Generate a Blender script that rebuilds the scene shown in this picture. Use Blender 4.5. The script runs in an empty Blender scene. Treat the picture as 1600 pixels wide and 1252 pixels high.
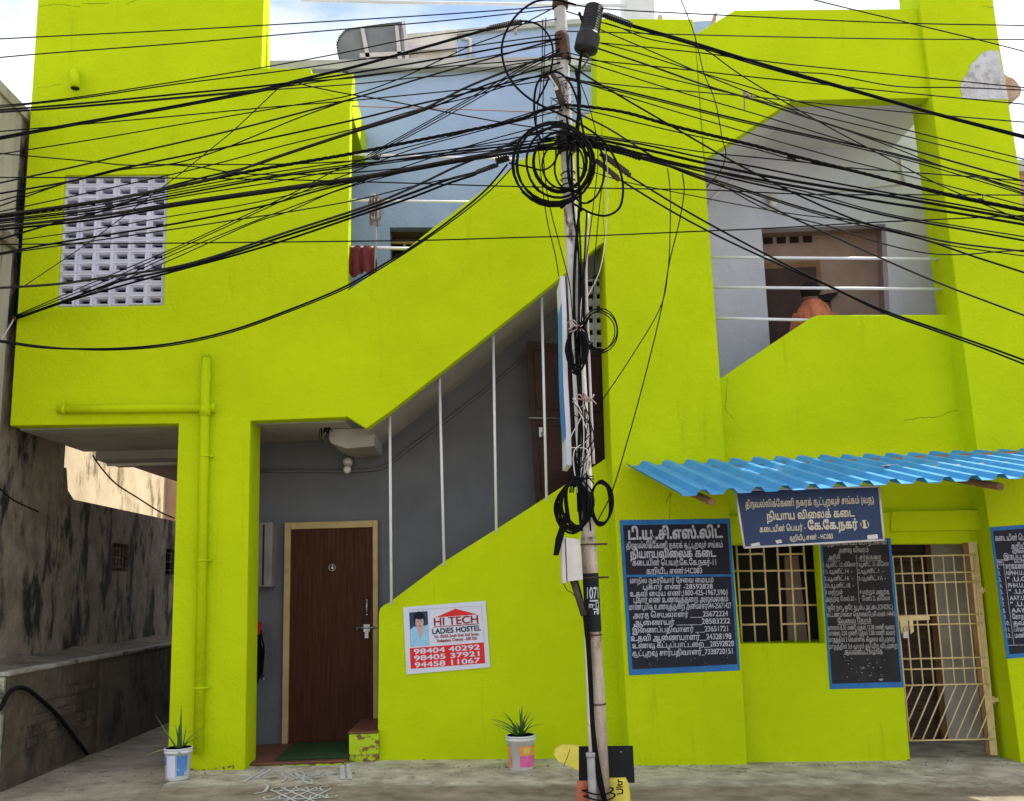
import bpy, bmesh, math, random
from mathutils import Vector, Matrix, geometry
random.seed(7)
S = bpy.context.scene
COL = S.collection
# ------------------------------------------------------------------ camera, sky, sun, exposure
FPX, PITCH, ROLL, YAW = 1502.06, 0.191197, -0.0311213, 0.0317069
EYE = Vector((0, 0, 1.6))
_cp, _sp, _cy, _sy = math.cos(PITCH), math.sin(PITCH), math.cos(YAW), math.sin(YAW)
FW = Vector((_sy*_cp, _cy*_cp, _sp)); _r = Vector((_cy, -_sy, 0)); _u = _r.cross(FW)
RT = math.cos(ROLL)*_r + math.sin(ROLL)*_u
UP = -math.sin(ROLL)*_r + math.cos(ROLL)*_u
cam = bpy.data.cameras.new('camera'); camo = bpy.data.objects.new('camera', cam); COL.objects.link(camo)
cam.sensor_width = 36; cam.lens = FPX/1600*36; cam.clip_end = 500; cam.clip_start = .05
camo.matrix_world = Matrix(((RT.x, UP.x, -FW.x, EYE.x), (RT.y, UP.y, -FW.y, EYE.y), (RT.z, UP.z, -FW.z, EYE.z), (0, 0, 0, 1)))
S.camera = camo

SUN = Vector((0.53, 0.27, 0.80)).normalized()
W = bpy.data.worlds.new('World'); S.world = W; W.use_nodes = True
nt = W.node_tree; bg = nt.nodes['Background']
sky = nt.nodes.new('ShaderNodeTexSky'); sky.sky_type = 'NISHITA'; sky.sun_disc = False
sky.sun_elevation = math.asin(SUN.z); sky.sun_rotation = math.atan2(SUN.x, SUN.y)
sky.air_density = 1.0; sky.dust_density = 1.2; sky.ozone_density = 1.0
tc = nt.nodes.new('ShaderNodeTexCoord'); mp = nt.nodes.new('ShaderNodeMapping'); mp.inputs['Scale'].default_value = (1, 1, 2.2)
nz = nt.nodes.new('ShaderNodeTexNoise'); nz.inputs['Scale'].default_value = 2.6; nz.inputs['Detail'].default_value = 7; nz.inputs['Roughness'].default_value = .55
rp = nt.nodes.new('ShaderNodeValToRGB'); rp.color_ramp.elements[0].position = .39; rp.color_ramp.elements[1].position = .62
mx = nt.nodes.new('ShaderNodeMix'); mx.data_type = 'RGBA'; mx.inputs[7].default_value = (7.4, 7.2, 6.9, 1)
L = nt.links.new
L(tc.outputs['Generated'], mp.inputs[0]); L(mp.outputs[0], nz.inputs['Vector']); L(nz.outputs[0], rp.inputs[0]); L(rp.outputs[0], mx.inputs[0])
L(sky.outputs[0], mx.inputs[6]); L(mx.outputs[2], bg.inputs[0]); bg.inputs[1].default_value = 0.12
sl = bpy.data.lights.new('sun', 'SUN'); so = bpy.data.objects.new('sun', sl); COL.objects.link(so)
sl.energy = 3.0; sl.angle = math.radians(.6); sl.color = (1, .95, .86)
so.rotation_euler = SUN.to_track_quat('Z', 'Y').to_euler(); so.location = (8, 12, 20)
S.view_settings.view_transform = 'Standard'; S.view_settings.look = 'None'; S.view_settings.gamma = 1
S.view_settings.exposure = 1.1
S.render.engine = 'CYCLES'

# ------------------------------------------------------------------ pixel <-> place
def ray(x, y): return FW + RT*((x-800)/FPX) - UP*((y-626)/FPX)
def P(x, y, Y):
    d = ray(x, y); return EYE + d*(Y/d.y)
def PX(x, y, X):
    d = ray(x, y); return EYE + d*(X/d.x)
def gz(x):
    x = max(-6, min(6, x)); return .135-.025*x
def G(x, y, lift=0.0):
    d = ray(x, y); t = (.135+lift-1.6)/(d.z+.025*d.x); return EYE + d*t
def px2m(n, Y): return n/FPX*Y

A = 8.30      # street front of the house
B = 8.67      # lower stair parapet
M = 9.50      # main wall behind the stairs
PY = 6.50     # pole

# ------------------------------------------------------------------ mesh helper
class MB:
    def __init__(s): s.v = []; s.f = []; s.m = []; s.sm = []
    def add(s, vs, fs, mi=0, smooth=False):
        o = len(s.v); s.v += [Vector(a) for a in vs]
        for f in fs: s.f.append(tuple(i+o for i in f)); s.m.append(mi); s.sm.append(smooth)
        return s
    def box(s, a, b, mi=0):
        x0, y0, z0 = (min(a[i], b[i]) for i in range(3)); x1, y1, z1 = (max(a[i], b[i]) for i in range(3))
        v = [(x0,y0,z0),(x1,y0,z0),(x1,y1,z0),(x0,y1,z0),(x0,y0,z1),(x1,y0,z1),(x1,y1,z1),(x0,y1,z1)]
        return s.add(v, [(0,3,2,1),(4,5,6,7),(0,1,5,4),(1,2,6,5),(2,3,7,6),(3,0,4,7)], mi)
    def hexa(s, q0, q1, mi=0):   # two matching quads
        v = list(q0)+list(q1)
        return s.add(v, [(3,2,1,0),(4,5,6,7),(0,1,5,4),(1,2,6,5),(2,3,7,6),(3,0,4,7)], mi)
    def prism(s, pts, d, mi=0, holes=()):     # planar loop of 3-D points pushed along d
        d = Vector(d); loops = [[Vector(p) for p in pts]]+[[Vector(p) for p in h] for h in holes]
        tris = geometry.tessellate_polygon(loops); flat = [p for l in loops for p in l]; n = len(flat)
        s.add(flat+[p+d for p in flat], [tuple(t) for t in tris]+[tuple(i+n for i in reversed(t)) for t in tris], mi)
        o = len(s.v)-2*n; k = 0
        for l in loops:
            c = len(l)
            for i in range(c):
                a, b = o+k+i, o+k+(i+1) % c; s.f.append((a, b, b+n, a+n)); s.m.append(mi); s.sm.append(False)
            k += c
        return s
    def wall(s, px, Y, t, mi=0, holes=()):    # outline read off the photograph, standing at depth Y, t thick
        return s.prism([P(x, y, Y) for x, y in px], (0, t, 0), mi, [[P(x, y, Y) for x, y in h] for h in holes])
    def tube(s, pts, r, n=6, mi=0, smooth=True, cap=True):
        pts = [Vector(p) for p in pts]; o = len(s.v); N = len(pts); ref = None
        for i, p in enumerate(pts):
            t = (pts[min(i+1, N-1)]-pts[max(i-1, 0)]); t = t.normalized() if t.length > 1e-9 else Vector((0, 0, 1))
            if ref is None: ref = t.orthogonal().normalized()
            ref = (ref-t*ref.dot(t)); ref = ref.normalized() if ref.length > 1e-6 else t.orthogonal().normalized()
            b = t.cross(ref); rr = r[i] if isinstance(r, (list, tuple)) else r
            for k in range(n):
                a = 2*math.pi*k/n; s.v.append(p+(ref*math.cos(a)+b*math.sin(a))*rr)
        for i in range(N-1):
            for k in range(n):
                a, b = o+i*n+k, o+i*n+(k+1) % n; s.f.append((a, b, b+n, a+n)); s.m.append(mi); s.sm.append(smooth)
        if cap:
            s.f.append(tuple(range(o+n-1, o-1, -1))); s.m.append(mi); s.sm.append(False)
            s.f.append(tuple(range(o+(N-1)*n, o+N*n))); s.m.append(mi); s.sm.append(False)
        return s
    def lathe(s, base, prof, n=24, mi=0, smooth=True):   # profile of (radius, height)
        return s.tube([Vector(base)+Vector((0, 0, h)) for r, h in prof], [max(r, .0005) for r, h in prof], n, mi, smooth)
    def build(s, name, mats, parent=None, bevel=0, origin=None):
        if not isinstance(mats, (list, tuple)): mats = [mats]
        me = bpy.data.meshes.new(name)
        if origin is None:
            if parent is not None and not isinstance(parent, str): origin = wloc(parent)
            else:
                xs = [v.x for v in s.v]; ys = [v.y for v in s.v]; zs = [v.z for v in s.v]
                origin = Vector(((min(xs)+max(xs))/2, (min(ys)+max(ys))/2, min(zs)))
        me.from_pydata([v-origin for v in s.v], [], s.f)
        for m in mats: me.materials.append(m)
        me.polygons.foreach_set('material_index', s.m); me.polygons.foreach_set('use_smooth', s.sm)
        me.update()
        bm = bmesh.new(); bm.from_mesh(me); bmesh.ops.recalc_face_normals(bm, faces=bm.faces); bm.to_mesh(me); bm.free()
        o = bpy.data.objects.new(name, me); COL.objects.link(o)
        if parent is not None: o.parent = parent; o.location = (0, 0, 0)
        else: o.location = origin
        if bevel:
            b = o.modifiers.new('edge', 'BEVEL'); b.width = bevel; b.segments = 2; b.limit_method = 'ANGLE'; b.angle_limit = math.radians(40)
        return o
def wloc(o):
    v = Vector(o.location); p = o.parent
    while p: v = v+Vector(p.location); p = p.parent
    return v
def tag(o, label=None, cat=None, group=None, kind=None):
    if label: o['label'] = label
    if cat: o['category'] = cat
    if group: o['group'] = group
    if kind: o['kind'] = kind
    return o
def thing(name, loc, label, cat, group=None):
    o = bpy.data.objects.new(name, None); o.empty_display_size = .1; COL.objects.link(o); o.location = loc
    return tag(o, label, cat, group)
def smoothpts(pts, sub=6):
    pts = [Vector(p) for p in pts]
    if len(pts) < 3: return [pts[0].lerp(pts[-1], i/8) for i in range(9)]
    out = []
    for i in range(len(pts)-1):
        p0 = pts[i-1] if i else pts[0]*2-pts[1]; p1, p2 = pts[i], pts[i+1]; p3 = pts[i+2] if i+2 < len(pts) else p2*2-p1
        # centripetal-ish: scale tangents by local chord to avoid loops
        d0, d1, d2 = max((p1-p0).length, 1e-6)**.5, max((p2-p1).length, 1e-6)**.5, max((p3-p2).length, 1e-6)**.5
        m1 = (p2-p1) + d1*((p1-p0)/d0-(p2-p0)/(d0+d1)); m2 = (p2-p1) + d1*((p3-p2)/d2-(p3-p1)/(d1+d2))
        for k in range(sub):
            t = k/sub; t2, t3 = t*t, t*t*t
            out.append(p1*(2*t3-3*t2+1)+m1*(t3-2*t2+t)+p2*(-2*t3+3*t2)+m2*(t3-t2))
    out.append(pts[-1]); return out

# ------------------------------------------------------------------ materials
def lin(r, g, b):
    f = lambda c: ((c/255+.055)/1.055)**2.4 if c > 10 else c/255/12.92
    return (f(r), f(g), f(b), 1)
def mat(name, c1, c2=None, rough=.85, scale=3.0, bump=0.0, bscale=40.0, metal=0.0, stretch=(1, 1, 1), lo=.35, hi=.65, c3=None, s3=9.0, t3=.6, w3=.06, st3=(1, 1, 1), spec=.3, detail=6, big=0.0):
    m = bpy.data.materials.new(name); m.use_nodes = True; n = m.node_tree; b = n.nodes['Principled BSDF']; l = n.links.new
    b.inputs['Roughness'].default_value = rough; b.inputs['Metallic'].default_value = metal; b.inputs['Specular IOR Level'].default_value = spec
    g = n.nodes.new('ShaderNodeNewGeometry')
    def noise(sc, st, det=detail, ro=.6):
        mpn = n.nodes.new('ShaderNodeMapping'); mpn.inputs['Scale'].default_value = st; l(g.outputs['Position'], mpn.inputs[0])
        t = n.nodes.new('ShaderNodeTexNoise'); t.inputs['Scale'].default_value = sc; t.inputs['Detail'].default_value = det; t.inputs['Roughness'].default_value = ro
        l(mpn.outputs[0], t.inputs['Vector']); return t
    if c2 is None:
        b.inputs['Base Color'].default_value = c1
    else:
        t = noise(scale, stretch); r = n.nodes.new('ShaderNodeValToRGB'); r.color_ramp.elements[0].position = lo; r.color_ramp.elements[1].position = hi
        r.color_ramp.elements[0].color = c1; r.color_ramp.elements[1].color = c2; l(t.outputs[0], r.inputs[0]); out = r.outputs[0]
        if c3 is not None:
            t2 = noise(s3, st3, 8, .65); r2 = n.nodes.new('ShaderNodeValToRGB'); r2.color_ramp.elements[0].position = t3; r2.color_ramp.elements[1].position = t3+w3
            l(t2.outputs[0], r2.inputs[0]); mxn = n.nodes.new('ShaderNodeMix'); mxn.data_type = 'RGBA'; l(r2.outputs[0], mxn.inputs[0]); l(out, mxn.inputs[6]); mxn.inputs[7].default_value = c3; out = mxn.outputs[2]
        l(out, b.inputs['Base Color'])
    if bump:
        t = noise(bscale, (1, 1, 1), 5, .6); bp = n.nodes.new('ShaderNodeBump'); bp.inputs['Strength'].default_value = bump; bp.inputs['Distance'].default_value = .02
        l(t.outputs[0], bp.inputs['Height']); last = bp
        if big:
            t = noise(5, (1, 1, 1), 3, .5); bp2 = n.nodes.new('ShaderNodeBump'); bp2.inputs['Strength'].default_value = big; bp2.inputs['Distance'].default_value = .06
            l(t.outputs[0], bp2.inputs['Height']); l(bp.outputs[0], bp2.inputs['Normal']); last = bp2
        l(last.outputs[0], b.inputs['Normal'])
    return m
K = {}
K['lime'] = mat('lime plaster', (.455,.578,.0012,1), (.53,.66,.0025,1), .8, 1.3, .42, 42, lo=.3, hi=.7, c3=(.41,.525,.0015,1), s3=5, t3=.60, w3=.16, st3=(2.4, 2.4, .22), spec=.12, big=.22)
K['limeflake'] = mat('flaking lime plaster', (.40,.56,.008,1), (.45,.62,.01,1), .7, 3, .6, 30, c3=(.20,.10,.05,1), s3=11, t3=.52, w3=.05, st3=(1,1,1.6))
K['crack'] = mat('hairline crack', (.17,.24,.01,1))
K['blue'] = mat('pale blue wall paint', (.33,.43,.66,1), (.40,.50,.74,1), .75, 1.6, .3, 30, c3=(.36,.46,.56,1), s3=3, t3=.6, w3=.1, big=.3)
K['palewall'] = mat('pale lavender grey wall', (.52,.53,.66,1), (.62,.63,.77,1), .8, 1.8, .3, 30, big=.3)
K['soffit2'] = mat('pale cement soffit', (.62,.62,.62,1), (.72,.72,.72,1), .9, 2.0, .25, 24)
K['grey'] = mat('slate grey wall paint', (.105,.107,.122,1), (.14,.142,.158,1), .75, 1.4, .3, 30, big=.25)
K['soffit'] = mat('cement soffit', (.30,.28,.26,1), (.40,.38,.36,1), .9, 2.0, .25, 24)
K['whitew'] = mat('off white plaster', (.62,.62,.64,1), (.72,.72,.74,1), .85, 3, .3, 20)
K['patch'] = mat('bare cement plaster patch', (.46,.46,.48,1), (.62,.62,.65,1), .9, 9, .6, 24, c3=(.36,.33,.31,1), s3=6, t3=.56, w3=.1, big=.4)
K['offw'] = mat('weathered white wall', (.55,.51,.45,1), (.76,.72,.66,1), .9, 4, .3, 25, c3=(.16,.13,.10,1), s3=9, t3=.66, w3=.05)
K['lilac'] = mat('lilac white screen paint', (.56,.56,.68,1), (.66,.66,.78,1), .85, 5, .3, 20, c3=(.40,.39,.46,1), s3=14, t3=.66, w3=.08)
K['basewall'] = mat('bare brown plaster', (.10,.08,.06,1), (.20,.165,.13,1), .95, 4, .8, 16, lo=.3, hi=.7, c3=(.05,.04,.032,1), s3=5, t3=.58, w3=.1, big=.4, detail=9)
K['roofgrey'] = mat('grey roof coping', (.40,.39,.38,1), (.52,.51,.50,1), .85, 3)
K['white'] = mat('white enamel', (.70,.70,.74,1), (.78,.78,.80,1), .4, 12)
K['pink'] = mat('brownish pink plaster', (.28,.19,.17,1), (.36,.25,.225,1), .85, 4, .2, 30)
K['wood'] = mat('dark brown teak door', (.040,.0135,.0065,1), (.078,.028,.0135,1), .6, 5, .08, 60, stretch=(9, 9, .5), spec=.12)
K['woodp'] = mat('worn brown painted door', (.034,.015,.012,1), (.055,.024,.019,1), .6, 4, .2, 40)
K['tan'] = mat('yellow ochre frame paint', (.42,.30,.13,1), (.52,.38,.18,1), .6, 6, .15, 30)
K['steel'] = mat('dull steel', (.35,.35,.36,1), (.5,.5,.5,1), .4, 20, metal=.8)
K['redfloor'] = mat('red oxide floor', (.13,.05,.03,1), (.20,.075,.045,1), .55, 5, .2, 20)
K['mat'] = mat('green coir mat', (.015,.045,.012,1), (.03,.08,.02,1), .95, 90, .8, 160)
K['dark'] = mat('painted shade of openings', (.018,.014,.012,1))  # near black colour stands in for the shade inside openings
K['concrete'] = mat('pavement concrete', (.33,.285,.21,1), (.74,.67,.54,1), .92, 4.5, 1.0, 34, lo=.32, hi=.68, c3=(.19,.16,.12,1), s3=5.5, t3=.56, w3=.14, detail=9)
K['road'] = mat('dusty road', (.20,.165,.12,1), (.42,.36,.28,1), .95, 2.8, .9, 34, lo=.32, hi=.7, c3=(.12,.095,.07,1), s3=6, t3=.57, w3=.12, detail=9)
K['grimec'] = mat('bare brown patch', (.16,.10,.05,1), (.26,.20,.07,1), .9, 30)
K['gritm'] = mat('grit', (.12,.10,.08,1), (.40,.36,.30,1), .95, 30)
K['chalk'] = mat('rice flour white', (.50,.49,.47,1), (.68,.67,.65,1), .95, 40, c3=(.44,.41,.35,1), s3=26, t3=.58, w3=.06)
K['stain'] = mat('black stained wall', (.13,.105,.08,1), (.34,.28,.215,1), .95, 5, .9, 18, stretch=(.3, 1.1, .9), lo=.3, hi=.72, c3=(.022,.018,.015,1), s3=3.2, t3=.50, w3=.09, st3=(.2, 1.2, .42), big=.3, detail=10)
K['stain2'] = mat('rain streaked concrete', (.33,.30,.25,1), (.50,.46,.39,1), .95, 3, .6, 20, stretch=(2, 2, .3), c3=(.14,.125,.11,1), s3=7, t3=.60, w3=.1, st3=(2, 2, .15))
K['lowwall'] = mat('old brick and mud wall', (.06,.045,.033,1), (.11,.085,.06,1), .95, 3, .9, 14, c3=(.02,.016,.013,1), s3=2, t3=.52, w3=.15, big=.8)
K['dullcope'] = mat('dull worn coping', (.20,.185,.16,1), (.38,.355,.31,1), .95, 6, .9, 20, c3=(.08,.07,.06,1), s3=7, t3=.54, w3=.1)
K['mossy'] = mat('greenish wall end', (.16,.19,.12,1), (.34,.36,.26,1), .95, 6, .8, 20, c3=(.06,.065,.04,1), s3=8, t3=.54, w3=.1)
K['cream'] = mat('sunlit cream plaster', (.42,.33,.20,1), (.54,.44,.29,1), .9, 2, .3, 20, c3=(.17,.125,.065,1), s3=2.0, t3=.53, w3=.12, st3=(1.5, 1.5, .6))
K['peach'] = mat('peach wall paint', (.46,.29,.20,1), (.52,.34,.245,1), .9, 2)
K['bluesheet'] = mat('blue coated roofing sheet', (.035,.26,.58,1), (.06,.33,.66,1), .5, 5, c3=(.20,.40,.60,1), s3=6, t3=.58, w3=.14, st3=(1, .4, 1), spec=.3)
K['signblue'] = mat('navy sign enamel', (.004,.022,.082,1), (.007,.032,.11,1), .5, 5, c3=(.03,.035,.06,1), s3=8, t3=.66, w3=.1, spec=.4)
K['border'] = mat('blue border paint', (.02,.13,.36,1), (.03,.18,.46,1), .7, 8)
K['board'] = mat('chalkboard black paint', (.010,.011,.022,1), (.017,.017,.030,1), .7, 5)
K['board2'] = mat('worn board black paint', (.015,.014,.016,1), (.03,.028,.03,1), .8, 6, c3=(.09,.085,.08,1), s3=7, t3=.66, w3=.1)
K['letter'] = mat('white lettering paint', (.38,.39,.47,1), (.56,.57,.65,1), .8, 60, lo=.4, hi=.6)
K['letter2'] = mat('faded lettering paint', (.28,.27,.27,1), (.44,.43,.43,1), .85, 30)
K['goldletter'] = mat('cream lettering paint', (.48,.42,.33,1), (.62,.56,.46,1), .7, 30)
K['creamrail'] = mat('cream grille enamel', (.62,.47,.22,1), (.74,.58,.32,1), .5, 14, c3=(.25,.14,.06,1), s3=18, t3=.68, w3=.05)
K['brownpost'] = mat('rusty brown post', (.17,.09,.045,1), (.26,.15,.07,1), .7, 8)
K['shutter'] = mat('brown rolling shutter', (.075,.05,.04,1), (.12,.082,.064,1), .6, 6)
K['paper'] = mat('white flex print', (.62,.64,.76,1), (.66,.68,.79,1), .45, 6)
K['red'] = mat('red print', (.62,.012,.014,1), (.70,.02,.018,1), .45, 9)
K['darkred'] = mat('dark red print', (.28,.01,.012,1))
K['ink'] = mat('black print', (.012,.012,.016,1))
K['navy'] = mat('dark blue print', (.025,.06,.14,1))
K['skyprint'] = mat('pale blue print', (.22,.50,.74,1), (.34,.62,.82,1), .5, 40)
K['skinprint'] = mat('skin tone print', (.55,.36,.32,1))
K['cable'] = mat('black cable sheath', (.005,.005,.0055,1), (.009,.009,.010,1), .85, 30, spec=.08)
K['cabled'] = mat('dusty dark cable', (.018,.017,.016,1), (.035,.033,.03,1), .85, 30, spec=.08)
K['cableg'] = mat('grey cable sheath', (.07,.07,.08,1), (.12,.12,.13,1), .5, 20)
K['rope'] = mat('faded pink line', (.35,.24,.24,1))
K['blk'] = mat('black moulded plastic', (.010,.009,.011,1), (.02,.018,.02,1), .5, 14)
K['brownclamp'] = mat('dusty brown clamp', (.035,.025,.022,1), (.07,.055,.045,1), .7, 12)
K['pole'] = mat('chipped pole paint', (.42,.40,.38,1), (.62,.60,.58,1), .6, 7, .3, 30, stretch=(1, 1, .4), c3=(.12,.055,.03,1), s3=8, t3=.57, w3=.06, st3=(1, 1, .4))
K['polelow'] = mat('dusty brown pole paint', (.27,.20,.145,1), (.50,.43,.35,1), .8, 9, .6, 40, stretch=(1, 1, .25), lo=.38, hi=.62, c3=(.10,.05,.03,1), s3=10, t3=.53, w3=.10, st3=(1, 1, .35))
K['rust'] = mat('rust', (.055,.028,.020,1), (.12,.06,.035,1), .85, 14, .5, 50)
K['boxw'] = mat('dirty white box', (.50,.47,.46,1), (.64,.61,.59,1), .55, 9, c3=(.25,.2,.17,1), s3=16, t3=.64, w3=.06)
K['pvcg'] = mat('grey pvc pipe', (.25,.24,.24,1), (.36,.35,.34,1), .6, 9)
K['meter'] = mat('dull grey cabinet', (.19,.175,.17,1), (.28,.26,.25,1), .6, 5)
K['maroon'] = mat('maroon cloth', (.10,.018,.02,1), (.17,.035,.035,1), .95, 9, .4, 80)
K['mop'] = mat('grey brown mop yarn', (.14,.10,.085,1), (.55,.47,.44,1), .95, 25, lo=.4, hi=.6)
K['orange'] = mat('orange cotton', (.36,.10,.06,1), (.60,.21,.11,1), .9, 9, .5, 40, lo=.4, hi=.6, stretch=(1.5, 1.5, .6))
K['skin'] = mat('brown skin', (.16,.07,.04,1), (.20,.09,.055,1), .6, 10)
K['hair'] = mat('black hair', (.008,.006,.006,1))
K['bucket'] = mat('white bucket plastic', (.66,.66,.66,1), (.74,.74,.73,1), .45, 8, c3=(.40,.33,.27,1), s3=9, t3=.62, w3=.08)
K['magenta'] = mat('pink bucket label', (.66,.10,.30,1), (.75,.16,.38,1), .5, 8)
K['orangel'] = mat('orange bucket label', (.75,.28,.06,1), (.80,.40,.12,1), .5, 8)
K['bluel'] = mat('blue bucket label', (.06,.20,.50,1), (.10,.27,.60,1), .5, 8, c3=(.6,.6,.62,1), s3=22, t3=.58, w3=.04)
K['leaf'] = mat('aloe leaf', (.035,.10,.03,1), (.07,.17,.05,1), .45, 14)
K['leafdry'] = mat('pale aloe leaf', (.22,.30,.10,1), (.30,.38,.14,1), .5, 14)
K['soil'] = mat('potting soil', (.03,.02,.013,1), (.06,.04,.027,1), .95, 40, .8, 60)
K['yellow'] = mat('yellow woven sack', (.68,.55,.06,1), (.76,.64,.11,1), .6, 10, .3, 120)
K['redsack'] = mat('orange red sack', (.42,.10,.05,1), (.55,.17,.09,1), .7, 12, .4, 60)
K['wbulb'] = mat('white glass bulb', (.72,.70,.66,1), None, .25)
K['flexblue'] = mat('blue banner print', (.04,.22,.60,1), (.06,.30,.70,1), .5, 3, c3=(.16,.24,.12,1), s3=2.3, t3=.55, w3=.05)
K['sheetgrey'] = mat('grey roofing sheet', (.16,.17,.19,1), (.22,.23,.25,1), .6, 4)
K['framepink'] = mat('primer pink frame', (.55,.48,.50,1), (.62,.56,.57,1), .7, 8)
K['brick'] = mat('broken brick', (.42,.25,.16,1), (.58,.42,.32,1), .95, 9, .8, 30)
K['redthing'] = mat('red plastic', (.45,.02,.015,1))

# ------------------------------------------------------------------ lettering
def visual(s):      # put left-hand vowel signs before their consonant
    out = []
    for c in s:
        if c in '\u0bc6\u0bc7\u0bc8' and out: out.insert(len(out)-1, c)
        elif c in '\u0bca\u0bcb' and out:
            out.insert(len(out)-1, '\u0bc6' if c == '\u0bca' else '\u0bc7'); out.append('\u0bbe')
        else: out.append(c)
    return ''.join(out)
_tc = {}
def outline(t):
    c = bpy.data.curves.new('t', 'FONT'); c.body = t; c.resolution_u = 5; c.fill_mode = 'NONE'
    o = bpy.data.objects.new('t', c); COL.objects.link(o); me = bpy.data.meshes.new_from_object(o)
    e = [(me.vertices[a.vertices[0]].co.copy(), me.vertices[a.vertices[1]].co.copy()) for a in me.edges]
    bpy.data.objects.remove(o); bpy.data.curves.remove(c); bpy.data.meshes.remove(me); return e
def raw(t, bold, rows=36):      # letter filled in thin rows by the winding rule, so crossing strokes stay solid
    e = outline(t); V, F = [], []
    if not e: return V, F
    y0 = min(min(a.y, b.y) for a, b in e)-bold; y1 = max(max(a.y, b.y) for a, b in e)+bold
    def spans(y):
        xs = []
        for a, b in e:
            if (a.y <= y) != (b.y <= y): xs.append((a.x+(b.x-a.x)*(y-a.y)/(b.y-a.y), 1 if b.y > a.y else -1))
        xs.sort(); w = 0; out = []
        for x, d in xs:
            if w == 0: st = x
            w += d
            if w == 0: out.append((st-bold, x+bold))
        return out
    n = max(6, int((y1-y0)*rows)); dy = (y1-y0)/n
    for k in range(n):
        y = y0+(k+.5)*dy+1e-5; sp = spans(y)+(spans(y-bold)+spans(y+bold) if bold > .004 else []); sp.sort(); m = []
        for a, b in sp:
            if m and a <= m[-1][1]: m[-1][1] = max(m[-1][1], b)
            else: m.append([a, b])
        for a, b in m:
            o = len(V); V += [Vector((a, y-dy/2, 0)), Vector((b, y-dy/2, 0)), Vector((b, y+dy/2, 0)), Vector((a, y+dy/2, 0))]; F.append((o, o+1, o+2, o+3))
    return V, F
_adv = {}
def xw(t): v = [a for q in outline(t) for a in q]; return max(a.x for a in v)-min(a.x for a in v)
def adv(c):
    if c not in _adv: _adv[c] = xw('x'+c+'x')-xw('xx')
    return _adv[c]
def stroke(pts, w):
    vs = []; fs = []
    for a, b in zip(pts[:-1], pts[1:]):
        a, b = Vector((a[0], a[1], 0)), Vector((b[0], b[1], 0)); t = (b-a).normalized(); n = Vector((-t.y, t.x, 0))*w/2; a = a-t*w*.25; b = b+t*w*.25
        k = len(vs); vs += [a-n, b-n, b+n, a+n]; fs.append((k, k+1, k+2, k+3))
    return vs, fs
def glyphs(s, bold):
    k = (s, bold)
    if k in _tc: return _tc[k]
    V, F = [], []; pen = 0
    for c in s:
        kk = ('c', c, bold)
        if c in '\u0bc1\u0bc2':
            w = .075+bold*2
            g = stroke([(-.10,.30),(-.03,.05),(-.05,-.10),(-.16,-.17),(-.34,-.17),(-.46,-.10)], w) if c == '\u0bc1' else stroke([(-.10,.30),(.0,.08),(.0,-.10),(-.12,-.18),(-.34,-.18),(-.46,-.10)], w)
            if c == '\u0bc2': h = stroke([(.0,.0),(.12,.04),(.20,-.06),(.12,-.16)], w); g = (g[0]+h[0], g[1]+[tuple(i+len(g[0]) for i in f) for f in h[1]])
            a = .02 if c == '\u0bc1' else .22
        else:
            if kk not in _tc: _tc[kk] = raw(c, bold) if c != ' ' else ([], [])
            g = _tc[kk]; a = adv(c)
        o = len(V); V += [v+Vector((pen, 0, 0)) for v in g[0]]; F += [tuple(i+o for i in f) for f in g[1]]; pen += a
    _tc[k] = (V, F); return _tc[k]
def write(mb, s, a, b, h, Y, mi=0, bold=.012, off=.004, at=None, jit=.0003):
    """s from pixel a to pixel b (baseline) on the plane Y, h = height of a capital in pixels"""
    vs, fs = glyphs(visual(s), bold*.8)
    if not vs: return
    x0 = min(v.x for v in vs); x1 = max(v.x for v in vs)
    pa, pb = (at or P)(a[0], a[1], Y), (at or P)(b[0], b[1], Y)
    bold_=0; ex = (pb-pa)/(x1-x0); up = Vector((-(pb-pa).normalized().z, 0, (pb-pa).normalized().x))*(h/FPX*Y/.72)
    for i, f in enumerate(fs):
        d = Vector((0, -off, 0)); mb.add([pa+ex*(vs[k].x-x0)+up*vs[k].y+d for k in f], [tuple(range(len(f)))], mi)
def strip(mb, a, b, w, Y, mi=0, off=.004):    # painted rule between two pixels
    pa, pb = P(a[0], a[1], Y), P(b[0], b[1], Y); t = (pb-pa).normalized(); n = Vector((-t.z, 0, t.x))*px2m(w, Y)/2; d = Vector((0, -off, 0))
    mb.add([pa-n+d, pb-n+d, pb+n+d, pa+n+d], [(0, 1, 2, 3)], mi)
def poly(mb, px, Y, mi=0, off=.004):
    pts = [P(x, y, Y)+Vector((0, -off, 0)) for x, y in px]
    mb.add(pts, [tuple(t) for t in geometry.tessellate_polygon([pts])], mi)

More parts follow.
